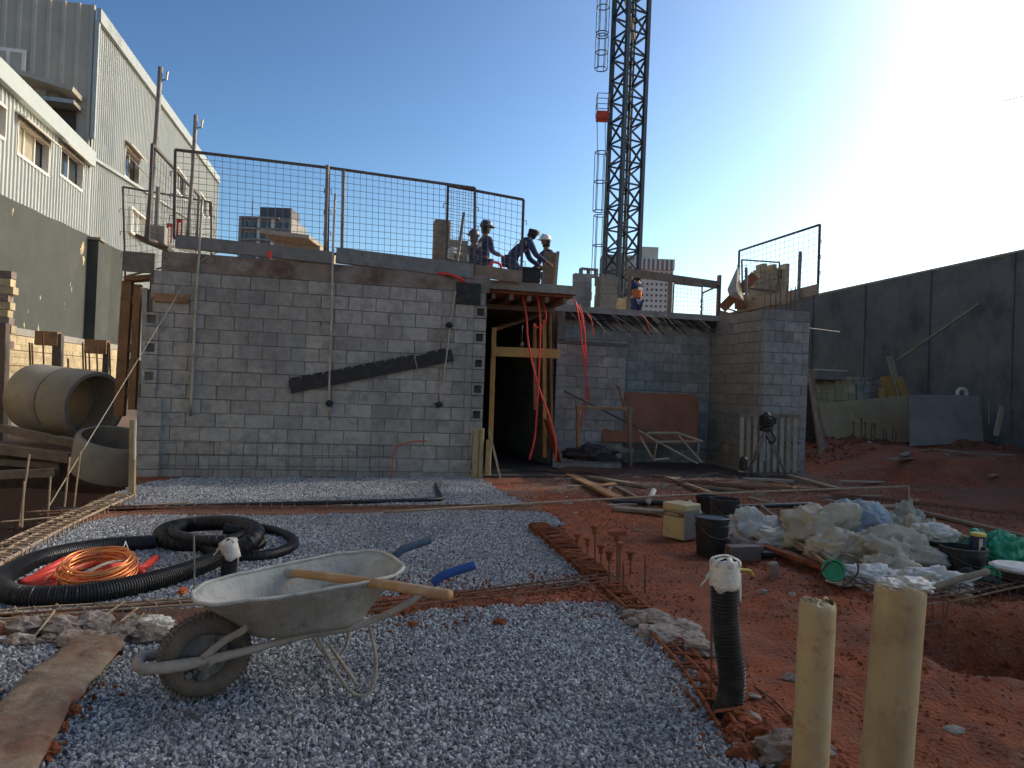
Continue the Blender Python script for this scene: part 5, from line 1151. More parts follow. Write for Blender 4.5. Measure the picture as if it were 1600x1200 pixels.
P = pg(1527,880,.12); root = thing('spray_can', 'yellow and navy can standing before the green bag', 'can', P)
b = MB(); b.lathe(P, [(.056,0),(.058,.01),(.058,.07)], 20); b.build('lower_band', M['yellow'], root, angle=True)
b = MB(); b.lathe(P+Z3*.07, [(.058,0),(.058,.16)], 20); b.build('navy_band', M['navy'], root, angle=True)
b = MB(); b.lathe(P+Z3*.23, [(.060,0),(.060,.02),(.05,.026),(.001,.026)], 20); b.build('cap', M['yellow'], root, angle=True)
b = MB(); b.box(P+Z3*.15-V*.057-U*.03, (.03,.01,.13), U); b.build('pale_label', M['bag_c'], root)
bag(1557,885,(.24,.16,.20),61,'green','bright green plastic bag behind the coloured can',.45,z=.06)
A = pg(1549,898,.12); b = MB(); b.lathe(A, [(.06,0),(.072,.01),(.072,.05),(.05,.055),(.045,.02)], 20, Vector((-.5,-.8,.2))); tag(b.build('green_cup', M['green']), 'green ring shaped cup facing out below the green bag', 'cup')
bag(1535,910,(.25,.10,.05),62,'cyan','pale cyan sheet under the coloured can',.3); bag(1520,925,(.20,.14,.10),64,'net','dark bristly net clump below the branches',.6)
for k, (p0, p1, r, z1) in enumerate((((1440,925),(1543,893),.025,.22),((1452,922),(1560,895),.014,.12),((1440,935),(1445,900),.020,.16))):
    rodg(p0, p1, .10, z1, r, 'wood_g', 'branch', ['thick grey stick poking up beside the tall cream pipe','thinner stick beside the thick one over the dark bucket','short stub stick behind the tall cream pipe'][k], 'stick', bend=.01)
A = pg(1495,935,.05); b = MB(); b.lathe(A, [(.035,0),(.04,.03),(.04,.10),(.032,.10),(.03,.02)], 14, Vector((.75,-.6,.1))); tag(b.build('pipe_stub', M['pvc']), 'small cream pipe stub lying below the sticks', 'pipe')
b = MB(); b.tube(curve_pts([pg(1364,925,.1), pg(1372,945,.03), pg(1366,960,.02)], 5), .005, 5); tag(b.build('wire', M['rope']), 'short pale wire hanging by the front plastic', 'wire')
rodg((1165,1065),(1250,1135), .02, .05, .005, 'rebar', 'steel_rod', 'thin bent wire on the red earth left of the shorter cream pipe', 'rod', .02)

# ------------------------------------------------------------------ upright pipes in the foreground
def corrugated(pts, r, n=18, pitch=.0135, amp=.09):
    pts = [Vector(p) for p in pts]; out = []; rad = []; acc = 0; seglen = [(q-p).length for p, q in zip(pts, pts[1:])]; L_ = sum(seglen); t = 0; i = 0; base = 0; k = 0
    pat = [1-amp, 1-amp, 1, 1]
    while t < L_:
        while i < len(seglen)-1 and t-base > seglen[i]: base += seglen[i]; i += 1
        out.append(pts[i].lerp(pts[i+1], (t-base)/seglen[i])); rad.append(r*pat[k % 4]); k += 1; t += pitch/4*(1.6 if k % 2 else .4)*1.0
    b = MB(); b.tube(out, r, n, radii=rad, cap=False); return b
def taped(px, ytop, P, pts, r, label, seed, sc=1.0, hband=.12):
    root = thing('corrugated_pipe', label, 'pipe', P); corrugated(pts, r, 20, .015).build('pipe_wall', M['black'], root, angle=False)
    A = pts[-1]; d = (pts[-1]-pts[-3]).normalized(); rr = random.Random(seed)
    b = MB(); n = 30; vs = []; rows = [(-hband,1.04),(-hband*.85,1.07),(-hband*.5,1.06),(-hband*.2,1.08),(0,1.05),(.010*sc,.93)]
    X_ = (U-d*U.dot(d)).normalized(); Y2 = d.cross(X_)
    for i, (o_, q) in enumerate(rows):
        for k in range(n):
            a = k/n*6.283; q2 = q+rr.uniform(-.035,.045); o2 = o_ + (noise.noise(Vector((a*1.4, seed, i)))*.03*sc if i == 0 else rr.uniform(-.003,.003))
            vs.append(A+d*o2+(X_*math.cos(a)+Y2*math.sin(a))*r*q2)
    b.add(vs, [(i*n+k, i*n+(k+1)%n, (i+1)*n+(k+1)%n, (i+1)*n+k) for i in range(len(rows)-1) for k in range(n)])
    tp = b.build('tape_wrap', M['tape'], root, smooth=True); sd_ = tp.modifiers.new('thick', 'SOLIDIFY'); sd_.thickness = .002
    b = MB()
    for k, (a, w1) in enumerate(((.3,.020),(1.25,.024),(2.2,.018),(2.9,.022))):   # strips criss-crossing the mouth
        dr = X_*math.cos(a)+Y2*math.sin(a); pp = [A-d*.02*sc+dr*r*1.09, A+d*.006*sc+dr*r*1.0, A+d*(.016+.003*k)*sc, A+d*.006*sc-dr*r*1.0, A-d*.02*sc-dr*r*1.09]; sd2 = d.cross(dr).normalized()
        off = sd2*rr.uniform(-.3,.3)*r
        q = []; 
        for p in curve_pts(pp, 4): q += [p+off+sd2*w1*sc/2, p+off-sd2*w1*sc/2]
        b.add(q, [(2*j, 2*j+1, 2*j+3, 2*j+2) for j in range(len(q)//2-1)])
    o = b.build('tape_strip', M['tape'], root, smooth=True); o.modifiers.new('thick', 'SOLIDIFY').thickness = .0018
    for k, (sg, ln, z_) in enumerate(((-1,.075,-.05),(-1,.045,-.035),(1,.12,-.06),(1,.09,-.05))):   # loose tails
        st = A+d*z_*sc+U*sg*r*1.02-V*r*.4*(1 if k > 1 else .1); w1 = .013*sc; b = MB()
        side = Vector((0,0,1)) if k < 2 else U
        pp = curve_pts([st, st+(U*sg*.5 if k < 2 else U*.02)*ln*sc*.6-Z3*ln*sc*.3, st+(U*sg*.75 if k < 2 else U*.05)*ln*sc-Z3*ln*sc*(.8 if k < 2 else 1)], 4); q = []
        for p in pp: q += [p+side*w1/2, p-side*w1/2]
        b.add(q, [(2*j, 2*j+1, 2*j+3, 2*j+2) for j in range(len(q)//2-1)]); o = b.build('loose_tail', M['tape'], root, smooth=True); o.modifiers.new('thick', 'SOLIDIFY').thickness = .0018
    b = MB(); b.lathe(A-d*.03, [(r*.96,0),(.001,.001)], 18, d); b.build('dark_mouth', M['black'], root)
    return root
Z0 = 3.27
path = [py_(1095,1175,Z0+.1), py_(1115,1150,Z0+.05), py_(1133,1118,Z0), py_(1143,1080,Z0), py_(1143,1045,Z0), py_(1137,1005,Z0), py_(1133,960,Z0), py_(1132,915,Z0), py_(1133,876,Z0)]
path[0].z = -.08
taped(1133, 870, pg(1133,1118), curve_pts(path, 8), .060, 'black corrugated pipe standing in the red earth, its top wrapped in white tape', 3)
capped(1112, 915, 1100, None, 'rusty bar standing against the left side of the taped black pipe', None, False, .006)
Pc = pg(357,905); pth = [Vector((Pc.x, Pc.y, -.05)), Vector((Pc.x, Pc.y, .1)), Vector((Pc.x+.003, Pc.y, .2)), py_(356,846,Pc.y)]
taped(356, 836, Vector((Pc.x,Pc.y,0)), curve_pts(pth, 6), .055, 'short black corrugated pipe with a white taped top behind the wheelbarrow', 9, .9, .13)
def cream(px_t, py_t, Z_, r, lean, label, seed, shift=0):
    T = py_(px_t, py_t, Z_); B = Vector((T.x+lean*T.z, Z_, 0)); root = thing('pvc_pipe', label, 'pipe', B); d = (T-B).normalized(); L_ = (T-B).length
    b = MB(); n = 40; rr = random.Random(seed); X_ = (U-d*U.dot(d)).normalized(); Y2 = d.cross(X_); vs = []; fs = []
    prof = [(-.12,1),(0,1),(L_*.3,1),(L_*.6,1),(L_-.05,1),(L_-.03,1.0),(L_-.014,.985),(L_-.004,.94),(L_,.86)]
    for z_, q in prof:
        for k in range(n):
            a = k/n*6.283; w2 = 1+.006*math.sin(3*a+z_*4+seed); up = (.004*math.sin(2*a+seed)+.002*math.sin(5*a+seed) if z_ > L_-.02 else 0); vs.append(B+d*(z_+up)+(X_*math.cos(a)+Y2*math.sin(a))*r*q*w2)
    m_ = len(prof); fs = [(i*n+k, i*n+(k+1)%n, (i+1)*n+(k+1)%n, (i+1)*n+k) for i in range(m_-1) for k in range(n)]; b.add(vs, fs)
    b.build('pipe_wall', M['pvc'], root, smooth=True); return root, B, d, L_, X_, Y2
def fold_cap(root, B, d, L_, X_, Y2, r, seed, mt, hump=.03, name='paper_plug', rad=.92):
    b = MB(); vs = []; n = 30; rings = 7; T = B+d*(L_-.006)
    for i in range(rings):
        q = rad*(1-i/(rings-1)) if i < rings-1 else .02
        for k in range(n):
            a = k/n*6.283; h = (1-q/rad*.8)*hump*noise.noise(Vector((math.cos(a)*q*2.2+seed, math.sin(a)*q*2.2, seed*1.3)))+.008*noise.noise(Vector((math.cos(a)*q*7, math.sin(a)*q*7, seed))); vs.append(T+d*(h+.004-.01*(q**2))+(X_*math.cos(a)+Y2*math.sin(a))*r*q)
    b.add(vs, [(i*n+k, i*n+(k+1)%n, (i+1)*n+(k+1)%n, (i+1)*n+k) for i in range(rings-1) for k in range(n)]); return b.build(name, M[mt], root, smooth=True)
q = cream(1278, 940, 2.09, .0495, -.012, 'shorter cream pipe standing in the foreground with a folded top', 2)
fold_cap(*q, .0495, 2.0, 'pvc', .014, 'folded_top', .92)
for sg, a0 in ((-1,2.7),(1,.2)):
    T = q[1]+q[2]*(q[3]-.005)+(q[4]*math.cos(a0)+q[5]*math.sin(a0))*.036; b = MB()
    pp = curve_pts([T-Z3*.012, T+Z3*.006+U*sg*.002, T+Z3*.013-U*sg*.008-V*.003, T+Z3*.006-U*sg*.016-V*.006], 4); w_ = Vector((.3,.9,0)) if sg > 0 else Vector((.6,-.7,0)); qq = []
    for p in pp: qq += [p+w_*.011, p-w_*.008]
    b.add(qq, [(2*j,2*j+1,2*j+3,2*j+2) for j in range(len(qq)//2-1)]); o = b.build('folded_flap', M['pvc'], q[0], smooth=True); o.modifiers.new('thick','SOLIDIFY').thickness = .003
q2 = cream(1408, 912, 2.40, .0765, -.045, 'taller and wider cream pipe at the right with white plastic stuffed in its top', 5)
fold_cap(*q2, .0765, 5.3, 'bag_w', .055, 'plastic_plug', .95)
crumple('plastic_fold', q2[1]+q2[2]*(q2[3]+.002)+U*.030-V*.02, (.052,.050,.020), 77, .5, M['bag_w'], q2[0], sub=4, freq=2.6, flat=.9)
crumple('plastic_fold', q2[1]+q2[2]*(q2[3]-.002)-U*.035, (.042,.05,.015), 79, .5, M['bag_w'], q2[0], sub=4, freq=2.6, flat=.9)

# ------------------------------------------------------------------ black coil, red conduit and copper coil
def coil(px_list, r, label, name, z=.0, pitch=.017, sub=5):
    pts = [pg(a, c, r+(e[0] if e else 0)) for a, c, *e in px_list]; p2 = curve_pts(pts, sub)
    root = thing(name, label, 'corrugated pipe', Vector((pts[0].x, pts[0].y, 0))); corrugated(p2, r, 20, pitch).build('pipe_wall', M['black'], root); return root
coil([(243,848),(180,852),(110,862),(55,876),(12,897),(2,916),(25,930),(80,932),(150,926),(230,910),(300,890),(352,868),(392,846,.10),(398,828,.14),(365,818,.12),(310,818,.09),(265,826,.04),(252,838,.03),(275,848,.02),(330,852),(380,848,.05)], .066, 'thick black corrugated pipe in a wide loop around the copper coil', 'pipe_coil')
coil([(300,818,.12),(340,812,.13),(380,820,.12),(388,834,.13),(350,845,.12),(300,842,.12),(270,832,.11),(285,820,.12)], .043, 'black corrugated pipe wound on top of the far end of the wide loop', 'pipe_coil')
coil([(355,824,.08),(410,826,.02),(450,838),(458,852),(435,864),(395,870),(345,868),(320,858)], .045, 'thinner black corrugated pipe looped to the right of the coil', 'pipe_coil', pitch=.014)
coil([(350,826,.15),(385,832,.12),(408,846,.03),(396,856,.0)], .045, 'short black pipe end curling down at the right of the coil', 'pipe_coil', pitch=.014)
b = MB(); A = pg(196,846,.14); b.tube([A, A+Vector((.02,-.05,-.02)), A+Vector((-.03,-.10,-.08))], .004, 5); b.tube([A, A+Vector((.05,-.05,-.05))], .004, 5); tag(b.build('plastic_tie', M['tape']), 'white tie on the wide black loop', 'tie')
for k, (pts, lab) in enumerate((([(40,915),(90,898,.03),(150,880,.05),(215,888,.03),(243,872,.02)],'red conduit with its end showing right of the copper coil'),
        ([(30,912),(80,893,.04),(135,872,.06),(190,885,.03),(225,896)],'red conduit bending under the copper coil'),
        ([(50,918),(110,908,.03),(160,893,.05),(205,897,.02)],'red conduit lying in the middle of the bundle'),
        ([(70,918),(120,912,.02),(170,900,.03),(200,903,.01)],'red conduit at the front of the bundle'),
        ([(45,908),(85,884,.06),(120,870,.08),(160,878,.06),(200,893,.03)],'red conduit at the back of the bundle'),
        ([(95,920),(140,905,.06),(175,885,.07),(205,880,.04)],'short red conduit crossing the bundle'))):
    P_ = [pg(a, c, .028+(e[0] if e else 0)) for a, c, *e in pts]; b = MB(); b.tube(curve_pts(P_, 6), .026, 12); tag(b.build('red_conduit', M['cond'], smooth=True), lab, 'conduit', 'red conduits under the copper coil')
root = thing('copper_coil', 'coil of bright copper coloured wire lying on the red conduits', 'wire coil', pg(153,900))
Cc_ = pg(152,893,.12); rr = random.Random(5)
for k in range(15):
    b = MB(); r_ = .200+rr.uniform(-.030,.022); tl = Vector((rr.uniform(-.12,.12), rr.uniform(-.25,.05), 0)); of = Vector((rr.uniform(-.02,.02), rr.uniform(-.02,.02), .012*k*.6-.02)); ring = []
    for i in range(41):
        a = i/40*6.283; x, y = math.cos(a)*r_, math.sin(a)*r_*.92; ring.append(Cc_+of+Vector((x, y, x*tl.x*.4+y*(.28+tl.y*.3))))
    b.tube(ring, .0072, 6, cap=False); b.build('wire_turn', M['copper'], root, smooth=True)
b = MB(); b.tube(curve_pts([Cc_+Vector((.12,.12,.05)), Cc_+Vector((.06,.0,.06)), Cc_+Vector((-.04,-.10,.01)), Cc_+Vector((-.10,-.16,-.03))], 4), .006, 5); b.tube(curve_pts([Cc_+Vector((.14,.10,.06)), Cc_+Vector((.05,-.03,.05)), Cc_+Vector((-.02,-.14,.0))], 4), .006, 5); b.build('wire_end', M['rope'], root)
for q_ in ([(72,925),(70,908,.08),(85,895,.12),(110,890,.13)], [(95,925),(92,905,.10),(112,890,.14),(130,888,.14)]):
    b = MB(); b.tube(curve_pts([pg(a, c, .01+(e[0] if e else 0)) for a, c, *e in q_], 5), .005, 5); b.build('wire_loop', M['copper'], root)
# black L pipe on the far gravel
b = MB(); b.tube(curve_pts([pg(75,797,.05), pg(160,795,.05), pg(300,791,.05), pg(450,787,.05), pg(600,783,.05), pg(688,780,.05)], 3)+[pg(690,778,.05), pg(686,770,.05), pg(681,757,.05)], .024, 8); tag(b.build('plastic_pipe', M['black'], smooth=True), 'long thin black pipe with a bent end on the far gravel bed', 'pipe')
rodg((40,800),(300,785), .0, .05, .008, 'rebar_pale', 'steel_rod', 'thin pale rod beside the long black pipe on the far gravel bed', 'rod')
rodg((0,816),(110,806), .04, .05, .009, 'rebar_pale', 'steel_rod', 'thin rod poking over the pit edge at left', 'rod')
rodg((-20,962),(340,938), .09, .08, .006, 'rebar', 'steel_rod', 'thin bar lying along the grey dusty cage', 'rod')
for k, (p0, p1) in enumerate((((105,1000),(195,940)),((50,1000),(85,955)),((140,1010),(215,950)),((20,975),(40,955)),((190,1000),(225,958)))):
    rodg(p0, p1, .03, .10, .006, 'rebar_pale', 'bent_bar', 'short loose bar sticking out of the rubble beside the stained sheeting', 'rebar', grp='loose bars in the rubble at left')
tag(crumple('plaster_lump', pg(245,975,.06), (.085,.06,.045), 81, .4, M['white']), 'white plaster lump left of the barrow wheel', 'lump')
tag(crumple('clod', pg(285,925,.03), (.03,.03,.03), 83, .4, M['orange'], sub=3), 'small orange flower like scrap on the gravel before the black loop', 'scrap')
for k, (px, py, s_) in enumerate(((785,938,.028),(781,973,.032),(112,1110,.03),(75,1172,.035),(95,1135,.022),(645,975,.022))):
    tag(crumple('earth_lump', pg(px, py, .045), (s_*1.2,s_,s_*.8), 90+k, .35, M['clod'], sub=3), ['red lump just beyond the shovel handle end','red lump on the near gravel in front of the red band','red lump beside the stained sheeting, upper','red lump near the bottom left corner','small red lump between two larger ones at lower left','small faint red lump on the gravel below the handle'][k], 'lump')
# concrete-stained sheeting path at lower left
b = MB(); L0 = [(-230,1400),(-120,1270),(0,1125),(40,1085),(75,1050),(110,1022),(122,1008)]; L1 = [(-30,1400),(10,1290),(55,1200),(92,1130),(130,1085),(165,1045),(185,1018)]
ca = curve_pts([pg(a, c, .045) for a, c in L0], 14); cb = curve_pts([pg(a, c, .045) for a, c in L1], 14); m_ = 26; vs = []
for i, (p, q_) in enumerate(zip(ca, cb)):
    for j in range(m_+1):
        t = j/m_; v_ = p.lerp(q_, t); edge = 1-(2*t-1)**6
        v_ = v_+Z3*(.02*edge+.014*(1-2*abs(noise.noise(Vector((v_.x*2.5+v_.y*4, v_.y*1.5-v_.x*1.2, 5)))))+.016*noise.noise(Vector((v_.x*6, v_.y*3, 3)))+.010*noise.noise(Vector((v_.x*14, v_.y*9, 8)))) ; vs.append(v_)
b.add(vs, [(i*(m_+1)+j, i*(m_+1)+j+1, (i+1)*(m_+1)+j+1, (i+1)*(m_+1)+j) for i in range(len(ca)-1) for j in range(m_)])
o = b.build('stained_sheeting', M['cloth'], smooth=True); o.modifiers.new('thick','SOLIDIFY').thickness = -.045; tag(o, 'muddy tan board path running to the lower left corner', 'board')
for k in range(26):
    px = random.uniform(20,250); py = random.uniform(975,1010)+.0*px; s_ = random.uniform(.03,.075); o = crumple('rubble_lump', pg(px, py-px*.05, .04), (s_*1.3, s_, s_*.7), 120+k, .4, M['clod_g'], sub=3); tag(o, 'grey lump of rubble between the dusty cage and the muddy board', 'rubble', 'rubble lumps by the dusty cage')
for k in range(16):
    t = k/15; px = 995+t*90+random.uniform(-12,12); py = 962+t*40+random.uniform(-14,14); s_ = random.uniform(.04,.075); o = crumple('rubble_lump', pg(px, py, .04), (s_*1.5, s_, s_*.7), 160+k, .4, M['clod_g'], sub=3); tag(o, 'dusty grey clod at the right edge of the near gravel bed', 'rubble', 'grey clods edging the near gravel bed')
for k in range(9):
    px = 1120+random.uniform(0,140); py = 1120+random.uniform(0,90); s_ = random.uniform(.03,.07); o = crumple('earth_lump', pg(px, py, .03), (s_*1.3, s_, s_*.8), 180+k, .4, M['clod'], sub=3); tag(o, 'red clod around the foot of the taped black pipe', 'clod', 'red clods round the foot of the taped black pipe')
A = pg(1235,1175,.05); tag(crumple('concrete_lump', A, (.16,.10,.07), 201, .4, M['clod_g'], sub=4), 'broken grey slab edge left of the shorter cream pipe', 'rubble')

# ------------------------------------------------------------------ wheelbarrow
WP = pg(318,1091,.03); WP.z = .03; fa = Vector((.89,.45,0)).normalized(); fb = Vector((-fa.y, fa.x, 0))
def W(x, y, z): return WP+fa*x+fb*y+Z3*(z-.03)
wb = thing('wheelbarrow', 'old concrete caked wheelbarrow with blue hand grips standing on the gravel', 'wheelbarrow', WP)
RW = .188; ax_ = (fb*1.0+Z3*.12-fa*.10).normalized(); HC_ = W(0,0,RW+.03)
b = MB(); pr = []
for k in range(15): a = -math.pi*.5+ (k/14)*math.pi*2*.999; pr.append((RW-.047+.047*math.cos(a), .040*math.sin(a)))
b.lathe(HC_, pr, 56, ax_, close=True)
ty = b.build('tyre', M['tyre'], wb, smooth=True)
bl = MB()
for k in range(52):
    a = k/52*6.283; X_ = fa-ax_*fa.dot(ax_); X_.normalize(); Y_ = ax_.cross(X_); d = X_*math.cos(a)+Y_*math.sin(a); t = ax_.cross(d)
    for sg in (-1,1): bl.box(HC_+d*(RW-.004)+ax_*sg*.017, (.012,.024,.012), t, ax_, d)
o = bl.build('tread_lug', M['tyre'], ty); o['kind'] = 'stuff'
b = MB(); b.lathe(HC_, [(.02,-.030),(.05,-.030),(.075,-.012),(.115,-.014),(.120,-.036),(.143,-.034),(.143,.034),(.120,.036),(.115,.014),(.075,.012),(.05,.030),(.02,.030)], 40, ax_, close=True); b.build('rim', M['hub'], wb, angle=True)
b = MB(); b.lathe(HC_-ax_*.09, [(.013,0),(.013,.18)], 12, ax_); b.lathe(HC_-ax_*.055, [(.028,0),(.028,.11)], 16, ax_); b.build('axle', M['barrow'], wb, angle=True)
for k in range(12):
    a = random.uniform(0,6.28); X_ = (fa-ax_*fa.dot(ax_)).normalized(); Y_ = ax_.cross(X_); P = HC_-ax_*.022+(X_*math.cos(a)+Y_*math.sin(a))*random.uniform(.03,.10); crumple('mortar_cake', P, (random.uniform(.010,.026),)*3, 300+k, .4, M['hub'], wb, sub=2, flat=.9)
# frame tube: from the grips down along the tray to the front loop round the wheel
def framepath(sg):
    return [W(1.10,.29*sg,.585), W(.98,.285*sg,.555), W(.92,.28*sg,.515), W(.80,.25*sg,.42), W(.60,.185*sg,.33), W(.38,.14*sg,.30), W(.18,.105*sg,.255), W(.0,.088*sg,.225), W(-.14,.088*sg,.215), W(-.235,.075*sg,.215), W(-.26,.03*sg,.215)]
L_ = framepath(-1)+framepath(1)[::-1]; b = MB(); cp = curve_pts(L_, 5); b.tube(cp, .0155, 12, radii=[.0155+.010*max(0, 1-abs((q-WP).dot(fa)+.14)/.35)+random.uniform(-.0008,.0012) for q in cp]); b.build('frame_tube', M['barrow'], wb, smooth=True)
for sg in (-1,1):
    p = framepath(sg); b = MB(); b.tube(curve_pts([p[1].lerp(p[2],.9), p[1], p[0], p[0]+(p[0]-p[1])*.22], 5), .0205, 14); b.build('grip', M['blue' if sg < 0 else 'blue_d'], wb, smooth=True)
    b = MB(); b.tube(curve_pts([W(-.02,.09*sg,.235), W(.06,.10*sg,.30), W(.14,.12*sg,.35), W(.14,.125*sg,.39)], 6), .016, 10); b.build('tray_brace', M['barrow'], wb, smooth=True)
    b = MB(); lg = curve_pts([W(.66,.215*sg,.33), W(.69,.235*sg,.18), W(.67,.25*sg,.07), W(.62,.245*sg,.04), W(.55,.225*sg,.10), W(.44,.17*sg,.30)], 7); b.tube(lg, .0085, 8); b.build('leg', M['barrow'], wb, smooth=True)
b = MB(); b.tube([W(.60,-.24,.10), W(.60,.24,.10)], .009, 8); b.build('leg_stretcher', M['barrow'], wb, smooth=True)
b = MB(); b.lathe(W(.015,-.098,.225), [(.001,-.016),(.014,-.016),(.014,.004),(.001,.004)], 8, fb); b.build('axle_nut', M['barrow'], wb)
# tray
def outline(x0, x1, w0, w1, z0, z1, n=48, p=3.2):
    o = []
    for k in range(n):
        a = k/n*6.283; c, s_ = math.cos(a), math.sin(a); ux = math.copysign(abs(c)**(2/p), c); uy = math.copysign(abs(s_)**(2/p), s_)
        t = (ux+1)/2; o.append(W(x0+(x1-x0)*t, uy*(w0+(w1-w0)*t), z0+(z1-z0)*t))
    return o
rim_o = outline(-.06, .84, .215, .315, .475, .575); bot = outline(.17, .66, .16, .225, .305, .34)
rows = 9; vs = []
for i in range(rows):
    t = i/(rows-1); e = t**1.15
    for k, (p, q_) in enumerate(zip(bot, rim_o)):
        v_ = p.lerp(q_, e); v_.z = p.z+(q_.z-p.z)*t; v_ += (q_-p).cross(Z3).normalized()*0; v_ += Vector((noise.noise(v_*7), noise.noise(v_*7+Vector((9,0,0))), 0))*.010; v_.z += .012*noise.noise(Vector((k*.35, t*2, 4)))*t; vs.append(v_)
n = 48; b = MB(); b.add(vs, [(i*n+k, i*n+(k+1)%n, (i+1)*n+(k+1)%n, (i+1)*n+k) for i in range(rows-1) for k in range(n)]+[tuple(range(n-1,-1,-1))])
rimpts = vs[-n:]
o = b.build('tray', M['tray'], wb, smooth=True); o.data.materials.append(M['tray_in']); md = o.modifiers.new('thick', 'SOLIDIFY'); md.thickness = .004; md.offset = 0; md.material_offset = 1
# make sure the smeared material is the inner side
bm = bmesh.new(); bm.from_mesh(o.data); bmesh.ops.recalc_face_normals(bm, faces=bm.faces); bm.normal_update()
cen = sum((v.co for v in bm.verts), Vector())/len(bm.verts); outw = sum(1 if (f.calc_center_median()-cen).dot(f.normal) > 0 else -1 for f in bm.faces)
if outw < 0: bmesh.ops.reverse_faces(bm, faces=bm.faces)
bm.to_mesh(o.data); bm.free(); o.data.shade_smooth()
b = MB(); b.tube(rimpts+[rimpts[0], rimpts[1]], .0085, 8, cap=False); b.build('rolled_rim', M['tray_in'], wb, smooth=True)
b = MB(); b.lathe(W(.42,0,.345), [(.001,.02),(.08,.012),(.14,-.02)], 16); b.build('dried_mortar', M['tray_in'], wb, smooth=True)
# shovel lying across the tray
A = py_(440,893,3.62); B = py_(703,930,2.98); root = thing('shovel', 'wooden handled shovel lying across the wheelbarrow tray', 'shovel', (A+B)/2); d = (B-A).normalized()
b = MB(); pts = [A.lerp(B, t/8)+Z3*(.006*math.sin(t/8*3.14)) for t in range(9)]; b.tube(pts, .02, 14, radii=[.019,.020,.021,.021,.021,.022,.022,.0225,.0225]); b.build('shaft', M['handle'], root, smooth=True)
b = MB(); C_ = A-d*.02-Z3*.02; s_ = d.cross(Z3).normalized(); dn = (-d*.35-Z3*.94).normalized()
rows_ = [(0,.03),(.03,.09),(.06,.105),(.12,.11),(.17,.09),(.20,.03)]; vs = []
for o_, w2 in rows_:
    for k in range(7): t = k/6*2-1; vs.append(C_+dn*o_+s_*(t*w2)+d*(.03*(1-t*t)))
b.add(vs, [(i*7+k, i*7+k+1, (i+1)*7+k+1, (i+1)*7+k) for i in range(5) for k in range(6)]); o = b.build('blade', M['tray'], root, smooth=True); o.modifiers.new('thick','SOLIDIFY').thickness = .004
b = MB(); b.tube([A+d*.10, A, A-d*.03-Z3*.03, C_+dn*.05], .02, 10, radii=[.024,.024,.026,.018]); b.build('socket', M['tray'], root, smooth=True)

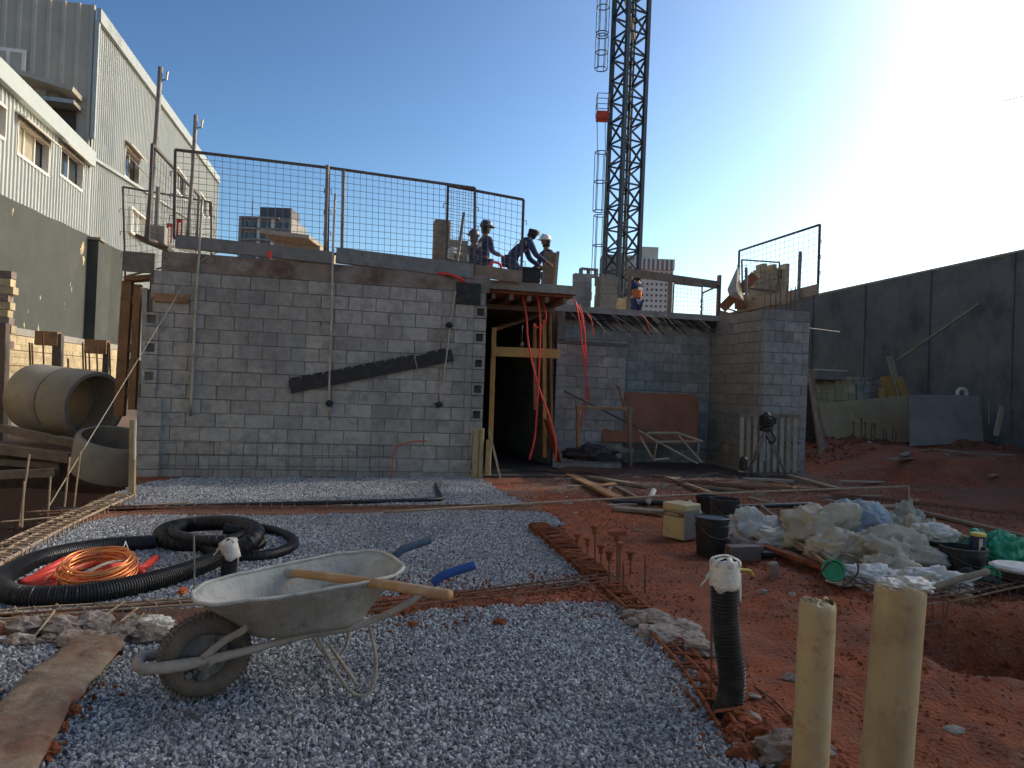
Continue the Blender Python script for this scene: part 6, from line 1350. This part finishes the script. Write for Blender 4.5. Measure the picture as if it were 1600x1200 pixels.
# ------------------------------------------------------------------ workers
def skin_mesh(name, verts, edges, mt, parent, sub=2):
    me = bpy.data.meshes.new(name); me.from_pydata([v[:3] for v in verts], edges, []); me.materials.append(mt)
    o = bpy.data.objects.new(name, me); COL.objects.link(o); o.parent = parent; ORG[o.name] = ORG[parent.name]
    sk = o.modifiers.new('skin', 'SKIN'); sk.use_smooth_shade = True
    lay = me.skin_vertices[0].data if me.skin_vertices else None
    for i, v in enumerate(verts):
        r_ = v[3]; lay[i].radius = (r_, v[4] if len(v) > 4 else r_); lay[i].use_root = (i == 0)
    s_ = o.modifiers.new('subd', 'SUBSURF'); s_.levels = sub; s_.render_levels = sub
    return o
def person(label, base, face, colr='overall', hat='helmet', lean=0.0, knee=0.0, arms=None, vest=None, hs=1.0, headturn=0.0, name='person'):
    """face: heading in degrees (0 = looking along +Y); lean: forward bend in radians; arms: (right, left) each (upper elevation fwd, out, elbow bend)."""
    root = thing(name, label, 'person', base, 'workers on the roof'); root.rotation_euler = (0,0,R(face)); s = hs
    ft = knee; ph = .95-.42*ft; pel = Vector((0,-.0-.12*ft,ph))
    def up(l, off=Vector()):  # along the bent spine
        return pel+off+Vector((0, math.sin(lean)*l, math.cos(lean)*l))
    fw = Vector((0, math.cos(lean), -math.sin(lean)))
    chest = up(.36); sh = up(.47); neck = up(.56); hl = lean*.55; hd = neck+Vector((0, math.sin(hl)*.14+.02, math.cos(hl)*.14)); crown = hd+Vector((0, math.sin(hl)*.06, math.cos(hl)*.06))
    V_ = []; E = []
    def add(p, r_, r2=None, par=None):
        V_.append((p.x*s, p.y*s, p.z*s, r_*s, (r2 or r_)*s)); 
        if par is not None: E.append((par, len(V_)-1))
        return len(V_)-1
    legs = []
    for sg in (-1,1):
        hip = pel+Vector((.095*sg,0,-.05)); kn = Vector((.12*sg, .30*ft+.02, .50-.08*ft)); an = Vector((.13*sg, -.05-.02*ft, .09)); toe = Vector((.15*sg, .12, .05)); legs.append((hip, kn, an, toe))
    arm_pts = []
    for sg, am in zip((1,-1), arms or ((.2,.15,.5),(.2,.15,.5))):
        S0 = sh+Vector((.185*sg,0,-.02)); e_, o_, bd = am
        dU = (Vector((sg*math.sin(o_), 0, 0))+Vector((0, math.sin(e_), -math.cos(e_)))*math.cos(o_)); El = S0+dU*.29
        dF = (Vector((-sg*.18*bd, 0, 0))+Vector((0, math.sin(e_+bd), -math.cos(e_+bd)))); dF.normalize(); Wr = El+dF*.25; arm_pts.append((sg, S0, El, Wr, dF))
    # body (skin)
    i0 = add(pel, .115, .09); i1 = add(up(.18), .11, .085, i0); i2 = add(chest, .13, .095, i1); i3 = add(sh, .10, .07, i2); i4 = add(neck, .052, None, i3); i5 = add(hd, .085, .098, i4); i6 = add(crown, .078, .085, i5)
    add(hd+Vector((0,.105,-.01)), .016, None, i5)
    for sg in (-1,1): add(hd+Vector((.092*sg,0,0)), .018, .026, i5)
    for hip, kn, an, toe in legs:
        a = add(hip, .085, None, i0); a = add(kn, .056, None, a); a = add(an, .042, None, a); add(toe, .038, .045, a)
    for sg, S0, El, Wr, dF in arm_pts:
        a = add(S0, .055, None, i3); a = add(El, .040, None, a); w_ = add(Wr, .028, None, a); pm = add(Wr+dF*.06, .036, .020, w_)
        sd_ = dF.cross(Vector((1,0,0))*sg).normalized()
        for k in range(4):
            o2 = sd_*(.026-.017*k); a = add(Wr+dF*.10+o2, .0095, None, pm); a = add(Wr+dF*(.135-.006*abs(k-1))+o2*1.05+Vector((-.010*sg,0,0)), .0085, None, a); add(Wr+dF*(.155-.010*abs(k-1))+o2*1.05+Vector((-.028*sg,0,0)), .0075, None, a)
        a = add(Wr+dF*.045+sd_*.035, .011, None, w_); add(Wr+dF*.085+sd_*.05+Vector((-.01*sg,0,0)), .009, None, a)
    skin_mesh('body', V_, E, M['skin'], root, 1)
    # clothes: jacket and trousers, a little outside the body
    V_.clear(); E2 = E; E = []
    def add(p, r_, r2=None, par=None):
        V_.append((p.x*s, p.y*s, p.z*s, r_*s, (r2 or r_)*s)); 
        if par is not None: E.append((par, len(V_)-1))
        return len(V_)-1
    i0 = add(up(-.02), .145, .12); i1 = add(up(.18), .138, .112, i0); i2 = add(chest, .155, .12, i1); i3 = add(sh, .125, .09, i2); add(up(.53), .068, None, i3)
    for sg, S0, El, Wr, dF in arm_pts: a = add(S0, .074, None, i3); a = add(El, .057, None, a); add(Wr-dF*.02, .044, None, a)
    skin_mesh('jacket', V_, E, M[colr], root, 2)
    V_.clear(); E = []
    i0 = add(pel, .14, .115)
    for hip, kn, an, toe in legs: a = add(hip, .105, None, i0); a = add(kn, .075, None, a); add(an+Vector((0,0,.02)), .062, None, a)
    skin_mesh('trousers', V_, E, M['overall'], root, 2)
    for hip, kn, an, toe in legs:
        V_.clear(); E = []; a = add(an+Vector((0,0,.06)), .052); a = add(an+Vector((0,0,-.04)), .055, None, a); add(toe+Vector((0,.02,0)), .045, .052, a); skin_mesh('boot', V_, E, M['black_d'], root, 1)
    o0 = ORG[root.name]; hq = hd*s+o0
    A_ = Vector((0, math.sin(hl), math.cos(hl))).normalized(); cc = hq+A_*.035*s
    if hat:
        b = MB(); Rr = .125*s; b.lathe(cc, [(Rr*1.12,0),(Rr*1.10,.008),(Rr*1.0,.012),(Rr*.98,.05),(Rr*.86,.09),(Rr*.6,.120),(Rr*.25,.133),(.001,.135)], 20, A_, sq=1.12); b.box(cc+Vector((0,Rr*1.15,-.004)), (.15*s,.09*s,.010*s)); b.box(cc+A_*.128*s, (.03*s,.17*s,.018*s)); b.build('helmet', M[hat], root, smooth=True)
    b = MB(); b.lathe(hq-A_*.11*s-Vector((0,.02,0)), [(.085*s,0),(.088*s,.06*s),(.102*s,.11*s),(.098*s,.135*s)], 16, A_); b.build('neck_cloth', M['beard' if hat != 'helmet' or colr != 'overall_l' else 'bag_w'], root, smooth=True)
    for sg in (-1,1): b = MB(); b.lathe(hq+Vector((.035*sg*s,.094*s,.012*s)), [(.001,-.008*s),(.012*s,0),(.001,.008*s)], 8, Vector((0,1,0))); b.build('eye', M['beard'], root)
    b = MB(); b.box(hq+Vector((0,.097*s,-.045*s)), (.05*s,.012*s,.012*s)); b.build('mouth', M['beard'], root)
    if vest:
        V_.clear(); E = []; i0 = add(up(.02), .16, .135); i1 = add(up(.2), .152, .128, i0); add(up(.40), .165, .132, i1); skin_mesh('vest', V_, E, M[vest], root, 2)
    b = MB(); p = (up(.33)-fw*.128)*s+o0; b.box(p, (.20*s,.010,.09*s), Vector((1,0,0)), Z=Vector((0,math.sin(lean),math.cos(lean)))); b.build('back_patch', M['bag_w'], root)
    return root
def onroof(px, Y, z=3.12): p = py_(px, 500, Y); return Vector((p.x, Y, z))
person('worker in navy overalls and dark helmet standing behind the middle mesh panel', onroof(753,15.4), -60, hat='helmet_d', arms=((.2,.2,1.2),(.1,.2,.4)))
person('worker in navy standing half hidden behind the taller one at the mesh', onroof(736,16.4), 150, hat='helmet_d', arms=((.3,.1,.8),(.1,.1,.3)))
person('worker in blue crouching low behind the mesh before the grey cabinet', onroof(690,15.6), -80, colr='overall_l', knee=1.15, lean=.5, arms=((.9,.1,.8),(.9,.1,.8)))
person('worker in navy bending forward over the black crate', onroof(797,13.9), -78, hat=None, knee=.45, lean=.75, arms=((.5,.05,.6),(.4,.05,.6)))
person('worker in navy and white helmet with a covered face, left of the leaning boards', onroof(853,16.6), 120, hat='helmet', lean=.12, arms=((.3,.1,.7),(.2,.1,.7)))
person('worker in an orange vest and white helmet standing before the white tower', onroof(994,20.9), 35, hat='helmet', arms=((.6,.2,1.3),(.4,.2,1.2)), vest='vest')

# ------------------------------------------------------------------ loose debris over the yard
cage('low rusty reinforcement cage before the chair frame and the pallet', [(985,752),(1080,756),(1180,764),(1300,772)], .22, .12, .05, .16, 'rebar', r=.008)
cage('rusty reinforcement cage running away past the heap of bags to the right', [(1300,776),(1400,786),(1520,800),(1660,812)], .22, .12, .06, .16, 'rebar', r=.008)
rd = random.Random(44)
for k in range(26):
    x, y = rd.uniform(930,1560), rd.uniform(744,806)
    if 1030 < x < 1160 and y > 770: y -= 30
    A = pg(x, y, .0); A.z = H(A.x, A.y)+.03; an = rd.uniform(-.9,.9)+(.2 if rd.random() < .7 else 1.4); d = Vector((math.cos(an), math.sin(an), rd.uniform(-.02,.04))); L_ = rd.uniform(.35,1.3)
    b = MB(); b.bar(A-d*L_/2, A+d*L_/2, rd.choice([.03,.05,.08,.12]), rd.choice([.02,.025,.04])); tag(b.build('timber_scrap', M[rd.choice(['wood_g','wood','clod_g','wood_p','wood_g'])]), 'dusty timber scrap lying on the trampled yard right of the doorway', 'timber', 'timber scraps on the trampled yard')
for k in range(34):
    x, y = rd.choice([(rd.uniform(860,1100), rd.uniform(745,830)), (rd.uniform(1160,1560), rd.uniform(930,1180)), (rd.uniform(1300,1590), rd.uniform(735,830))])
    A = pg(x, y); A.z = H(A.x, A.y)+.01; s_ = rd.uniform(.012,.03)*(1+A.y*.06)
    tag(crumple('earth_lump', A, (s_*1.5, s_, s_*.6), 500+k, .5, M[rd.choice(['concrete','clod_g','tape','clod_g'])], sub=2), 'pale scrap or stone lying on the red earth', 'stone', 'pale scraps scattered on the red earth')
